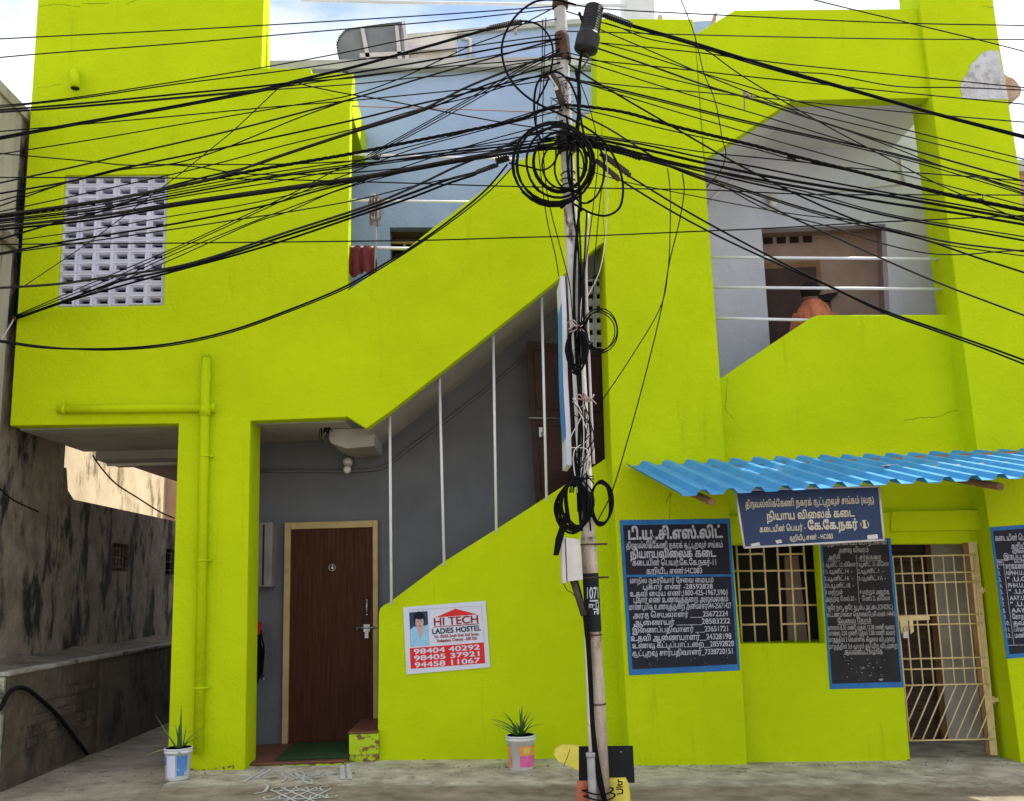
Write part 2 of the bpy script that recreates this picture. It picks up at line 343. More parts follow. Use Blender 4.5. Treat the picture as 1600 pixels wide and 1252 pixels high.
# ------------------------------------------------------------------ ground
def pavement_mat():      # concrete apron by the wall that disappears under road dust further out
    m = K['concrete']; n = m.node_tree; l = n.links.new; b = n.nodes['Principled BSDF']; con = b.inputs['Base Color'].links[0].from_socket
    g = n.nodes.new('ShaderNodeNewGeometry'); sx = n.nodes.new('ShaderNodeSeparateXYZ'); l(g.outputs['Position'], sx.inputs[0])
    def M_(op, a, c):
        q = n.nodes.new('ShaderNodeMath'); q.operation = op
        for k, v in ((0, a), (1, c)):
            if isinstance(v, (int, float)): q.inputs[k].default_value = v
            else: l(v, q.inputs[k])
        return q.outputs[0]
    def N_(sc, det=8):
        t = n.nodes.new('ShaderNodeTexNoise'); t.inputs['Scale'].default_value = sc; t.inputs['Detail'].default_value = det; t.inputs['Roughness'].default_value = .62; l(g.outputs['Position'], t.inputs['Vector']); return t.outputs[0]
    v = M_('ADD', M_('ADD', sx.outputs[1], M_('MULTIPLY', sx.outputs[0], .0545)), M_('MULTIPLY', M_('SUBTRACT', N_(1.5), .5), .55)); v = M_('ADD', v, M_('MULTIPLY', M_('SUBTRACT', N_(9), .5), .25))
    r = n.nodes.new('ShaderNodeValToRGB'); r.color_ramp.elements[0].position = 0; r.color_ramp.elements[1].position = 1; l(M_('MULTIPLY', M_('SUBTRACT', v, 7.50), 7.0), r.inputs[0])
    rd = n.nodes.new('ShaderNodeValToRGB'); rd.color_ramp.elements[0].position = .32; rd.color_ramp.elements[1].position = .7; rd.color_ramp.elements[0].color = (.19,.15,.10,1); rd.color_ramp.elements[1].color = (.44,.37,.27,1); l(N_(4, 10), rd.inputs[0])
    mx = n.nodes.new('ShaderNodeMix'); mx.data_type = 'RGBA'; l(r.outputs[0], mx.inputs[0]); l(rd.outputs[0], mx.inputs[6]); l(con, mx.inputs[7]); l(mx.outputs[2], b.inputs['Base Color'])
    return m
mb = MB(); xs = [-60, -6] + [-5+i*.5 for i in range(21)] + [6, 60]; ys = [-40, 0, 4, 6, 7, 8, 9, 10, 12, 16, 24, 90]
for i in range(len(xs)-1):
    for j in range(len(ys)-1):
        mb.add([(x, y, gz(x)) for x, y in ((xs[i], ys[j]), (xs[i+1], ys[j]), (xs[i+1], ys[j+1]), (xs[i], ys[j+1]))], [(0, 1, 2, 3)])
tag(mb.build('ground', K['road']), kind='structure')
edge = [(236,1290),(240,1262),(246,1246),(252,1235),(258,1228),(266,1223),(268,1216)]
top = [(264,1200),(300,1185),(1000,1150),(1400,1120),(1740,1150),(1760,1300)]
mb = MB(); rnd = random.Random(3)
fine = []
for a, b in zip(edge[:-1], edge[1:]):
    for k in range(5): fine.append((a[0]+(b[0]-a[0])*k/5+rnd.uniform(-2, 2), a[1]+(b[1]-a[1])*k/5+rnd.uniform(-1.6, 1.6)))
fine = [(x, y+0) for x, y in fine]
loop = [G(x, y, .004) for x, y in fine+[edge[-1]]]+[G(x, y, .004) for x, y in top]
mb.prism(loop, (0, 0, .016)); tag(mb.build('pavement', pavement_mat()), kind='structure')

# ------------------------------------------------------------------ the house
H = thing('hostel_building', (0, A, gz(0)), 'bright lime green two storey house with open staircase front and slate grey walls', 'house')
def part(mb, name, mats, parent=None, bevel=0): return mb.build(name, mats, parent or H, bevel)
BV = .012
# front wall of the left block with its window hole
jw = [(101,274),(262.5,272.5),(255,477),(88,480)]
mb = MB().wall([(64,-75),(415,-75),(408.5,106),(486,107),(487,114.5),(552,113.5),(547,165),(541.3,652),(391,658),(279,662),(15,665.5)], A, .16, 0, [jw])
part(mb, 'front_wall', K['lime'], bevel=BV)
part(MB().wall([(279,655),(391.5,651),(382.5,1222),(260.5,1226)], A-.003, .38), 'pillar', K['lime'], bevel=.02)
# tall parapet return
mb = MB().prism([P(412,-75,A), P(412,104.5,A), P(70,112,A), P(70,-75,A)], (0, .10, 0)); mb2 = MB(); mb2.add([v+Vector((0, .16, 0)) for v in mb.v], mb.f)
part(mb2, 'roof_parapet', K['lime'])
# side beam of the open gallery, side wall, roof slab, floor slab
xr = P(548, 300, A).x; zt = P(548, 115, A).z; zb = P(548, 169, A).z; xl = P(20, 600, A).x
mb = MB().box((xr-.16, A+.163, zb), (xr-.004, M-.01, zt-.01)); part(mb, 'gallery_beam', K['lime'], bevel=.008)
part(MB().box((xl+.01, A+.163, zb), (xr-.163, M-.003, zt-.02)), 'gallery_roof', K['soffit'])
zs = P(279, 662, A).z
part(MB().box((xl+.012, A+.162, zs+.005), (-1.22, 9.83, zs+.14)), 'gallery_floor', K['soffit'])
part(MB().box((xl+.02, A+.163, zs+.143), (xl+.14, 9.8, zb-.003)), 'gallery_side_wall', K['lime'])
# jali window
jo = MB(); rows, cols = 12, 6
jq = [P(x, y, A+.035) for x, y in jw]
def jp(u, v, d): return jq[0].lerp(jq[1], u).lerp(jq[3].lerp(jq[2], u), v)+Vector((0, d, 0))
for r in range(rows):
    for c in range(cols):
        def ring(m0, m1, d0, d1):
            q = []
            for mm, d in ((m0, d0), (m1, d1)):
                a, b = mm
                q.append([jp((c+a)/cols, (r+b)/rows, d), jp((c+1-a)/cols, (r+b)/rows, d), jp((c+1-a)/cols, (r+1-b)/rows, d), jp((c+a)/cols, (r+1-b)/rows, d)])
            jo.add(q[0]+q[1], [(0, 1, 5, 4), (1, 2, 6, 5), (2, 3, 7, 6), (3, 0, 4, 7)])
        e = rnd.uniform(-.004, .004)
        ring((0, 0), (.025, .04), .012, .008+e); ring((.025, .04), (.10, .15), .008+e, e); ring((.10, .15), (.13, .20), e, .014+e); ring((.13, .20), (.19, .27), .014+e, .018+e); ring((.19, .27), (.21, .29), .018+e, .10)
jf = part(jo, 'jali_window', K['lilac'])
part(MB().wall([(95,268),(268,268),(262,484),(82,486)], A+.162, .02), 'shade_backing', K['dark'], jf)  # dark sheet paints the shade behind the screen holes
# spout and rain pipes
def ppx(x, y, Y): return P(x, y, Y)
mb = MB(); mb.tube([P(116,113,A+.05), P(116,113,A-.05), P(116.5,117,A-.085), P(117,124,A-.09), P(117.5,138,A-.09)], [.036,.036,.04,.04,.042], 14)
sp = part(mb, 'drain_spout', K['lime']); part(MB().tube([P(117.5,138.2,A-.09), P(117.5,139,A-.09)], .036, 14), 'opening', K['dark'], sp)
mb = MB(); mb.tube([P(322,560,A-.045), P(320,640,A-.045), P(310,1178,A-.045)], .041, 14)
mb.tube([P(321,641,A-.045)+Vector((0,0,.05)), P(321,641,A-.045)-Vector((0,0,.05))], .05, 14)
for k in range(5):
    a = 2*math.pi*k/5; c = P(322,560,A-.045); q = c+Vector((math.cos(a)*.037, math.sin(a)*.037, 0)); mb.tube([q, q+Vector((0, 0, .05))], .006, 5)
dp = part(mb, 'downpipe', K['lime'])
mb = MB(); mb.tube([P(90,640,A-.04), P(334,637.5,A-.04)], .036, 14); mb.tube([P(98,640,A-.04), P(103,640,A-.04)], .041, 14); mb.tube([P(332,637.5,A-.04), P(337,637.4,A-.04)], .042, 14)
part(mb, 'branch_pipe', K['lime'], dp)
for y in (713, 876, 1075):
    x = 321-(y-640)*.0205; c = P(x, y, A-.045); m2 = MB(); m2.tube([c+Vector((0,0,-.008)), c+Vector((0,0,.008))], .046, 14); m2.box(c+Vector((.03,.0,-.006)), c+Vector((.075,.044,.006))); part(m2, 'pipe_bracket', K['lime'], dp)
# upper stair parapet, pier, right panel, column, right parapet
up_poly = [(543,455),(560,443),(573,434),(587,426),(607,408.6),(640,385.6),(678,355),(733,313.5),(795,265.5),(860,219),(938,166),(946,377),(935,384),(870,438.5),(740,542),(610,643),(572,669.5),(537,648)]
part(MB().wall(up_poly, A+.004, .12), 'upper_stair_parapet', K['lime'], bevel=BV)
pier = [(931,29),(1083,30.5),(1086,56),(1100,249),(1109,366),(1125.5,591),(1133.6,717),(1140.7,811),(1157.5,1004),(1170,1226),(986,1228),(970,960),(955,712),(944,382),(932,172)]
part(MB().wall(pier, A, .45), 'pier', K['lime'], bevel=BV)
part(MB().wall([(1086,54),(1147.6,16.5),(1437.5,14),(1447,82),(1456.5,153),(1238,157),(1100.5,249.5)], A+.008, .14), 'right_roof_parapet', K['lime'], bevel=.008)
colp = [(1429,-75),(1545,-75),(1554,13),(1563,74),(1569,108),(1576,158),(1592,258),(1599,323),(1649,700),(1712,1222),(1599,1222),(1595,1193),(1546,826),(1527,704),(1498,479),(1456.5,153),(1447,82),(1437.5,14)]
co_ = part(MB().wall(colp, A-.05, .42), 'column', K['lime'], bevel=BV)
mb = MB(); rg = random.Random(14); base_ = [(1533,84),(1545,79),(1560,80.5),(1566.5,111),(1575.5,156),(1540,155),(1503,155.5),(1500.5,137),(1505,124),(1511,116),(1517,101),(1526,93)]
ragged = []
for a_, b_ in zip(base_, base_[1:]+base_[:1]):
    for k in range(5): ragged.append((a_[0]+(b_[0]-a_[0])*k/5+(rg.uniform(-1.6, 1.6) if a_[0] < 1560 and b_[0] < 1566 else 0), a_[1]+(b_[1]-a_[1])*k/5+(rg.uniform(-1.6, 1.6) if a_[0] < 1560 and b_[0] < 1566 else 0)))
poly(mb, ragged, A-.05, 0, .004)
part(mb, 'plaster_patch', K['patch'], co_)
mb = MB(); r5 = random.Random(5)
ch = [(1566,112),(1574,118),(1584,122),(1592,131),(1597,138),(1595,149),(1588,152),(1578,157),(1570,158)]
mb.wall(ch, A-.02, .3); part(mb, 'broken_ledge', K['brick'], co_, bevel=.012)
part(MB().wall([(1105,605),(1125,591.5),(1200,541),(1268,496),(1279,492),(1512,491),(1550,850),(1120,852)], A+.17, .12), 'right_stair_parapet', K['lime'], bevel=.016)
# shop wall below: lintel, wall round the window, wall right of the gate
wl = [(1136,806),(1392,801),(1391,836),(1413,1074),(1426,1224),(1150,1226),(1150,1005.5),(1289.5,1005),(1278.5,848),(1140,850)]
part(MB().wall(wl, A+.10, .16), 'shop_wall', K['lime'], bevel=BV)
part(MB().wall([(1392.6,799.5),(1560,796.5),(1565,827),(1391.8,831)], A+.088, .2), 'gate_lintel', K['lime'], bevel=.01)
# lower stair parapet and step
low = [(592,960),(594,951),(600,946),(609,941),(692,879),(800,811.5),(957,710),(992,688),(1000,1222),(590,1218)]
part(MB().wall(low, B, .13), 'lower_stair_parapet', K['lime'], bevel=.014)
# main wall (two paints) with recessed door openings
up_hole = [(609,355.5),(700,355.5),(735,420),(735,505),(613,590)]
rd_hole = [(1190,358.5),(1384,350),(1400,700),(1215,700)]
blue = [(100,640),(100,100),(560,112),(1000,112),(1080,110),(1515,93),(1605,860),(1010,860),(1010,320),(590,640)]
part(MB().wall([(100,640),(100,100),(560,112),(1020,112),(1020,312),(1010,320),(590,640)], M, .12, 0, [up_hole]), 'upper_main_wall', K['blue'])
part(MB().wall([(1020.5,112),(1080,110),(1515,93),(1605,860),(1010,860),(1010,320.5),(1020.5,312.5)], M, .12, 0, [rd_hole]), 'landing_wall', K['palewall'])
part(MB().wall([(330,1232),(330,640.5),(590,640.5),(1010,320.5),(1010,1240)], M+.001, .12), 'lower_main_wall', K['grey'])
def recess(hole, d, name, m, floor=True):
    mb = MB(); q0 = [P(x, y, M+.02) for x, y in hole]; q1 = [v+Vector((0, d, 0)) for v in q0]; n = len(q0)
    mb.add(q0+q1, [(i, (i+1) % n, n+(i+1) % n, n+i) for i in range(n)])
    mb.add(q1, [tuple(t) for t in geometry.tessellate_polygon([q1])]); return part(mb, name, m)
rr_ = recess(rd_hole, .25, 'door_recess', K['pink']); ru = recess(up_hole, .35, 'window_recess', K['pink'])
D2 = M+.268
mb = MB()
for k in range(4):
    x = 1193+k*20.5
    mb.wall([(x, 371.5-k*.8), (x+14, 371-k*.8), (x+14.5, 381-k*.8), (x+.5, 381.5-k*.8)], D2-.008, .004)
part(mb, 'vent_block', K['dark'], rr_)
part(MB().wall([(1180,412),(1281,407),(1300,700),(1180,700)], D2-.03, .02), 'door_frame', K['brownpost'], rr_)
part(MB().wall([(1180,421),(1275,417),(1290,700),(1180,700)], D2-.05, .018), 'doorway', K['woodp'], rr_)
part(MB().wall([(1296,455),(1312,450),(1330,560),(1308,560)], D2-.04, .02), 'door_leaf', K['pink'], rr_)
mb = MB(); mb.wall([(607,377),(760,377),(760,381),(607,381)], M+.2, .03); mb.wall([(630,381),(634,381),(636,470),(631,470)], M+.2, .03); mb.wall([(607,388),(760,388),(760,391),(607,391)], M+.2, .03)
wf = part(mb, 'window_frame', K['tan'], ru)
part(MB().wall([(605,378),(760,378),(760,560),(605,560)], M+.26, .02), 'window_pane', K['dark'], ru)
# roof slab edge, roof, rear block
za = P(700, 113, M).z; zc = P(700, 98.5, M).z
part(MB().box((-3.95, M-.10, za), (1.9, 14, zc)), 'roof_slab', K['roofgrey'], bevel=.006)
part(MB().box((1.905, M+.13, za+.005), (4.62, 14, zc)), 'right_roof_slab', K['roofgrey'])
part(MB().box((-2.6, 10.05, 0), (4.6, 14, za-.01)), 'rear_block', K['grey'])
# stair soffits
def slab(px, Y0, Y1, t, name, m):
    mb = MB(); a = [P(x, y, Y0) for x, y in px]; mb.prism([v-Vector((0, 0, .003)) for v in a]+[v+Vector((0, 0, t)) for v in reversed(a)], (0, Y1-Y0, 0)); return part(mb, name, m)
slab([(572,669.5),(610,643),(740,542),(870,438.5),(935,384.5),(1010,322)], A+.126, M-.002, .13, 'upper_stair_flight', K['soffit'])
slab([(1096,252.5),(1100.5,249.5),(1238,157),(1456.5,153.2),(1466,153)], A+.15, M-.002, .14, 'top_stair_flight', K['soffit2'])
b0, b1 = P(541, 701, 8.8), P(585, 697, 8.8)
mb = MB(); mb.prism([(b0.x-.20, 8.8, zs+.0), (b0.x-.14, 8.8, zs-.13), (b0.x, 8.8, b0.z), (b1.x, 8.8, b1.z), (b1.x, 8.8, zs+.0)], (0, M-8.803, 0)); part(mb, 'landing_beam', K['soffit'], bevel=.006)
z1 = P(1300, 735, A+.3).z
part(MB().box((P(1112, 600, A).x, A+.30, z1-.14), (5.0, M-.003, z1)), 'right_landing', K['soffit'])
# stairs behind the lower parapet
mb = MB(); x0 = P(604, 1143, B).x; zb0 = gz(-.8)
ztop = P(957, 710, B).z; n = 10; x1 = P(957, 710, B).x
for k in range(n):
    xa = x0+(x1-x0)*k/n; mb.box((xa, B+.132, zb0), (x1+.3, M-.004, zb0+.35+(ztop-1.0-zb0-.35)*k/(n-1))) if k == 0 else mb.box((xa, B+.132, zb0+.001), (x1+.3-.0005*k, M-.004-.0005*k, zb0+.35+(ztop-1.0-zb0-.35)*k/(n-1)))
part(mb, 'lower_stair_flight', K['redfloor'])
q = [P(545,1144,B-.06), P(592,1143.5,B-.06)]
mb = MB(); mb.box((q[0].x, B-.06, gz(-1)-.05), (q[1].x-.002, M-.005, q[0].z-.018)); mb2 = MB().box((q[0].x-.008, B-.068, q[0].z-.018), (q[1].x-.002, M-.005, q[0].z))
sb = part(mb, 'bottom_step', K['limeflake'], bevel=.01); part(mb2, 'tread', K['redfloor'], sb, bevel=.008)
PF = 8.46; fl = P(387, 1193, PF).z; xa, xb = P(386, 1193, PF).x, q[0].x
part(MB().box((xa-.5, PF, -.05), (xb-.004, M+.1, fl-.022)), 'porch_plinth', K['limeflake'], bevel=.012)
part(MB().box((xa-.5, PF-.008, fl-.022), (xb-.004, M-.005, fl)), 'porch_floor', K['redfloor'], bevel=.01)
# ground floor door
def zpx(x, y, Y): return P(x, y, Y).z
X = lambda x, Y, y=950: P(x, y, Y).x
dfx0, dfx1 = X(443, M-.05), X(590.5, M-.05); dx0, dx1 = X(454, M-.02), X(583, M-.02); dz = zpx(515, 815, M-.05); dzz = zpx(515, 826, M-.03)
mb = MB(); mb.box((dfx0, M-.06, fl), (dx0-.002, M-.003, dz)); mb.box((dx1+.002, M-.06, fl), (dfx1, M-.003, dz)); mb.box((dx0-.002, M-.0595, dzz), (dx1+.002, M-.003, dz-.0005))
fr = part(mb, 'door_frame', K['tan'], bevel=.006)
mb = MB(); mb.box((dx0, M-.035, fl+.005), (dx1, M-.004, dzz-.003)); dr = part(mb, 'front_door', K['wood'])
mb = MB(); c = P(519, 887, M-.036); mb.tube([c, c+Vector((0, -.006, 0))], .036, 20); dd = part(mb, 'number_plate', K['ink'], dr)
mb = MB()
mb.tube([c+Vector((math.cos(a)*.031, -.007, math.sin(a)*.031)) for a in [i*math.pi/12 for i in range(25)]], .0028, 5)
write(mb, '4', (516.6, 890.8), (521.4, 890.7), 7.5, c.y-.006, 0, .02, .003); part(mb, 'numeral', K['goldletter'], dd)
mb = MB(); mb.tube([P(573,938,M-.06), P(573,960,M-.06)], .010, 8); mb.tube([P(573,938,M-.06), P(573,938,M-.03)], .008, 6); mb.tube([P(573,960,M-.06), P(573,960,M-.03)], .008, 6); part(mb, 'door_handle', K['steel'], dr)
mb = MB(); mb.tube([P(556,981,M-.05), P(588,981,M-.07)], .008, 8); mb.box(P(568,976,M-.045), P(578,987,M-.036)); mb.box(P(570,986,M-.07), P(576,997,M-.05)); mb.tube([P(558,979,M-.05), P(558,986,M-.05)], .006, 6); part(mb, 'bolt_and_padlock', K['steel'], dr)
# brown half open door up the stairs with its vent
mb = MB(); a = [P(822,533,M-.25), P(948,545,M-.04), P(952,800,M-.04), P(838,800,M-.25)]
mb.prism(a, (0, .035, 0)); bd = part(mb, 'stair_door', K['woodp'])
mb = MB()
for f0, f1, g0, g1 in ((.08, .46, .05, .40), (.54, .92, .05, .40), (.08, .46, .50, .90), (.54, .92, .50, .90)):
    at = lambda u, v: a[0].lerp(a[1], u).lerp(a[3].lerp(a[2], u), v)
    qq = [at(f0, g0), at(f1, g0), at(f1, g1), at(f0, g1)]
    for i in range(4): mb.tube([qq[i]+Vector((0, -.004, 0)), qq[(i+1) % 4]+Vector((0, -.004, 0))], .007, 4)
part(mb, 'panel_moulding', K['woodp'], bd)
mb = MB(); mb.tube([P(826,653,M-.27), P(875,654,M-.20)], .007, 6); mb.box(P(842,668,M-.26), P(848,683,M-.25)); mb.tube([P(848,677,M-.27), P(850,681,M-.29)], .02, 8); part(mb, 'door_bolt', K['steel'], bd)
mb = MB()
for r in range(6):
    for c in range(2):
        x0_, y0_ = 914+c*15.5, 436+r*19
        o_ = [(x0_, y0_), (x0_+15, y0_-.3), (x0_+15.4, y0_+18.6), (x0_+.4, y0_+18.8)]; i_ = [(x0_+2.6, y0_+3.2), (x0_+12.6, y0_+3), (x0_+12.8, y0_+11.5), (x0_+2.8, y0_+11.7)]
        mb.wall(o_, M-.05, .045, 0, [i_])
vj = part(mb, 'vent_screen', K['whitew']); part(MB().wall([(910,430),(950,430),(952,556),(912,556)], M-.004, .003), 'vent_shade_backing', K['dark'], vj)
# rails
def bar(a, b, Y, r, name, m): return part(MB().tube([P(a[0], a[1], Y), P(b[0], b[1], Y)], r, 8), name, m)
for a, b in (((609,642),(611.5,945)), ((686.5,586),(694,884)), ((770.5,520),(775.5,832)), ((846,458),(854,782))): bar(a, b, A+.3, .0125, 'stair_bar', K['white'])
for a, b in (((545,241),(830,250)), ((545,313),(748,316)), ((545,386),(648,388.5))): bar(a, b, A+.075, .013, 'gallery_rail', K['white'])
for a, b in (((1104,402),(1473,405)), ((1108,449),(1477,452)), ((1113,497),(1270,500.5))): bar(a, b, A+.22, .0145, 'landing_rail', K['white'])
# conduits and lamps
mb = MB(); mb.tube(smoothpts([P(400,736,M-.02), P(585,734,M-.02), P(603,728,M-.02), P(640,700,M-.02), P(760,608,M-.02), P(870,515,M-.02)], 4), .016, 8); part(mb, 'wall_conduit', K['grey'])
mb = MB(); mb.tube(smoothpts([P(1105,318,M-.02), P(1140,285,M-.02), P(1175,262,M-.02)], 3), .014, 8); part(mb, 'stair_conduit', K['whitew']); mb = MB(); mb.tube([P(1290,300,M-.02), P(1404,287,M-.02), P(1413,286,M-.02)], .013, 8); mb.tube([P(1407,244,M-.02), P(1413,284,M-.02)], .015, 8); part(mb, 'stair_conduit', K['whitew'])
def lamp(x, y, Y, s):
    c = P(x, y, Y); m1 = MB().tube([c+Vector((0, .05, .05))*s, c+Vector((0, 0, .045))*s, c+Vector((0, -.01, .02))*s], [.05*s, .05*s, .03*s], 14); l_ = part(m1, 'lamp_holder', K['boxw'])
    m2 = MB(); N = 8
    m2.tube([c+Vector((0, -.02, -.035))*s+Vector((0, 0, math.cos(math.pi*i/N)*.042*s)) for i in range(N+1)], [max(.002, math.sin(math.pi*i/N)*.042*s) for i in range(N+1)], 14); part(m2, 'bulb', K['wbulb'], l_)
lamp(543, 729, M-.07, .95); lamp(1207, 315, M-.07, 1.0)
mb = MB(); r6 = random.Random(9); c0 = P(511, 657, 8.75)
for k in range(14):
    e = P(511+r6.uniform(-9, 9), r6.uniform(674, 690), 8.75+r6.uniform(-.05, .05)); mb.tube(smoothpts([c0, c0.lerp(e, .5)+Vector((r6.uniform(-.03, .03), 0, 0)), e], 3), .004, 5)
mb.tube(smoothpts([c0, P(500,672,8.75), P(499,683,8.75), P(505,690,8.75)], 5), .004, 5); mb.tube([c0, P(535,680,8.9)], .005, 5); part(mb, 'loose_wiring', K['cable'])
# wall box and hanging bundle beside the door
mb = MB().box(P(396,817,M-.22), P(424,917,M-.22)+Vector((0, .215, 0))); wb = part(mb, 'meter_box', K['meter'], bevel=.008)
mb = MB().box(P(411,820,M-.224), P(411.8,915,M-.224)+Vector((0, .004, 0))); part(mb, 'door_gap', K['dark'], wb)
# shop window: grille and near black sheet painted for the unlit room
mb = MB(); gy = A+.255
def gb(a, b, r=.0085): mb.tube([P(a[0], a[1], gy), P(b[0], b[1], gy)], r, 6)
vx = [(1149.5,1159.5),(1170.5,1180.5),(1192,1202),(1213.5,1222.5),(1233.5,1243.5),(1254.5,1265.5)]
for t_, b_ in vx: gb((t_, 840), (b_, 1006))
for y, dy, xs_ in ((892, 0, (1147, 1272)), (946, 0, (1150, 1276)), (866, 0, (1150, 1194)), (866, 0, (1213, 1256)), (921, 0, (1153, 1197)), (920, 0, (1216, 1259)), (976, 0, (1157, 1201)), (975, 0, (1220, 1263))): gb((xs_[0], y+.5), (xs_[1], y-.5))
gg = part(mb, 'window_grille', K['creamrail'])
part(MB().box((P(1140,900,A).x, A+.62, zpx(1200,1015,A+.3)), (P(1400,900,A).x, A+.66, zpx(1200,790,A+.3))), 'shop_shade_sheet', K['dark'])
mb = MB(); mb.wall([(1226,870),(1247,868),(1262,1000),(1232,1004)], A+.58, .03); part(mb, 'shop_curtain', K['pink'])
part(MB().box((P(1150,900,A+.1).x, A+.263, zpx(1200,1009,A+.2)), (P(1300,900,A+.1).x, A+.60, zpx(1200,1006.5,A+.2))), 'window_sill', K['lime'])
# gate alcove: shutter, post, whitish wall, gate
mb = MB(); n = 26
for k in range(n):
    y0_, y1_ = 800+k*15, 800+k*15+15
    mb.wall([(1380,y0_),(1442+(y0_-800)*.075,y0_),(1442+(y1_-800)*.075,y1_),(1380,y1_)], M-.12, .03+.0005*k)
    c0 = P(1380,y0_+7,M-.12); c1 = P(1442+(y0_-793)*.075,y0_+7,M-.12); mb.tube([c0, c1], .02, 6)
part(mb, 'roller_shutter', K['shutter'])
part(MB().wall([(1440,790),(1448,790),(1482,1160),(1472,1160)], M-.16, .05), 'shutter_post', K['brownpost'])
part(MB().wall([(1446,790),(1600,790),(1640,1180),(1478,1180)], M-.06, .05), 'alcove_wall', K['offw'])
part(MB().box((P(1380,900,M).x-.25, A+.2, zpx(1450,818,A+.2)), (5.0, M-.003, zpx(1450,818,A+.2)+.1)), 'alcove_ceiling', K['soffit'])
GY = A+.16
mb = MB()
def gp(u, v):    # gate coordinates, unit square
    tl, tr_, bl, br = (1394,870),(1525,867),(1421,1157.5),(1553,1155)
    x = (tl[0]*(1-u)+tr_[0]*u)*(1-v)+(bl[0]*(1-u)+br[0]*u)*v; y = (tl[1]*(1-u)+tr_[1]*u)*(1-v)+(bl[1]*(1-u)+br[1]*u)*v; return P(x, y, GY)
for v in (0, .093, .145, .322, .372, .556, .613, .70, 1): mb.tube([gp(-.02, v), gp(1, v)], .0075, 6)
for k in range(8): mb.tube([gp(.10+k*.125, 0), gp(.10+k*.125, .70)], .007, 6)
for k in range(1, 12):
    u0, u1, v0, v1 = .13*k-.03, .13*k-.34-.03, .70, 1.0
    if u0 > 1: s_ = (u0-1)/(u0-u1); v0 += (v1-v0)*s_; u0 = 1
    if u1 < 0: s_ = (u0-0)/(u0-u1); v1 = v0+(v1-v0)*s_; u1 = 0
    if v1-v0 > .02 and u0 <= 1: mb.tube([gp(u0, v0), gp(u1, v1)], .0065, 6)
mb.tube([gp(0, 0), gp(0, 1)], .009, 6)
gate = part(mb, 'iron_gate', K['creamrail'])
part(MB().wall([(1511,828),(1525,828),(1559,1180),(1548,1180)], GY+.01, .03), 'hinge_post', K['creamrail'], gate)
part(MB().wall([(1502,828),(1511,828),(1548,1176),(1541,1176)], GY+.012, .02), 'gate_frame', K['brownpost'], gate)
for y, x in ((922, 1534), (1094, 1552)):
    m2 = MB(); m2.box(P(x-6,y-3,GY), P(x+9,y+3,GY)+Vector((0,.02,0))); m2.box(P(x,y-6,GY-.005), P(x+3,y+6,GY-.005)+Vector((0,.02,0))); part(m2, 'hinge', K['creamrail'], gate)
mb = MB(); mb.box(P(1403,963,GY-.02), P(1453,969,GY-.02)+Vector((0,.012,0))); mb.wall([(1406,964),(1418,964),(1420,990),(1408,990)], GY-.024, .01); mb.wall([(1420,964),(1426,964),(1428,987),(1423,991)], GY-.024, .01)
lk = part(mb, 'latch_plate', K['creamrail'], gate)
mb = MB(); mb.box(P(1411,987,GY-.045), P(1420,997,GY-.045)+Vector((0,.018,0))); mb.tube(smoothpts([P(1412.5,988,GY-.036), P(1413,981,GY-.036), P(1416,979,GY-.036), P(1418,982,GY-.036), P(1418.5,988,GY-.036)], 3), .004, 6); part(mb, 'padlock', K['steel'], lk)
# hairline cracks
def crack(pts, Y, w=1.1):
    mb = MB(); pts = [(x+random.uniform(-1, 1), y+random.uniform(-1, 1)) for a, b in zip(pts[:-1], pts[1:]) for k in range(5) for x, y in [(a[0]+(b[0]-a[0])*k/5, a[1]+(b[1]-a[1])*k/5)]]+[pts[-1]]
    for i, (a, b) in enumerate(zip(pts[:-1], pts[1:])): strip(mb, a, b, w*random.uniform(.5, 1.2), Y, 0, .0015)
    part(mb, 'hairline_crack', K['crack'])
crack([(1412,658),(1440,653),(1470,651),(1480,645),(1497,641)], A+.17); crack([(60,11),(85,6),(125,11)], A); crack([(196,6),(214,0)], A); crack([(128,6),(170,5)], A); crack([(1137,590),(1134,640),(1146,655)], A+.17, .8)
crack([(1040,786),(1048,770),(1046,820)], A, 1.0); crack([(505,144),(523,151)], A, .8); crack([(1533,9),(1553,12)], A-.05, 1.0); crack([(940,190),(942,290),(944,376)], A, 1.0)
crack([(1090,100),(1096,200),(1100,246)], A-.002, .9); crack([(58,137),(70,136),(95,131)], A, .6)
# roof things that belong to the house
yb = M+.02
part(MB().wall([(715,52),(925,34),(925,99),(715,100)], yb, .12), 'blue_parapet', K['blue'])
part(MB().wall([(714,46),(925,27.5),(925,35),(714,53)], yb-.04, .2), 'parapet_coping', K['roofgrey'])
mb = MB(); mb.wall([(636,53),(714,46),(714,100),(636,100)], yb+.02, .1); mb.tube([P(720,58,yb-.03), P(735,62,yb-.03), P(735,99,yb-.03)], .02, 6); part(mb, 'grey_parapet', K['offw'])
mb = MB(); mb.wall([(636,72),(714,68),(714,77),(636,80)], yb-.02, .035); mb.wall([(634,76),(688,74),(688,77),(634,79)], yb-.06, .03); part(mb, 'parapet_rail', K['framepink'])
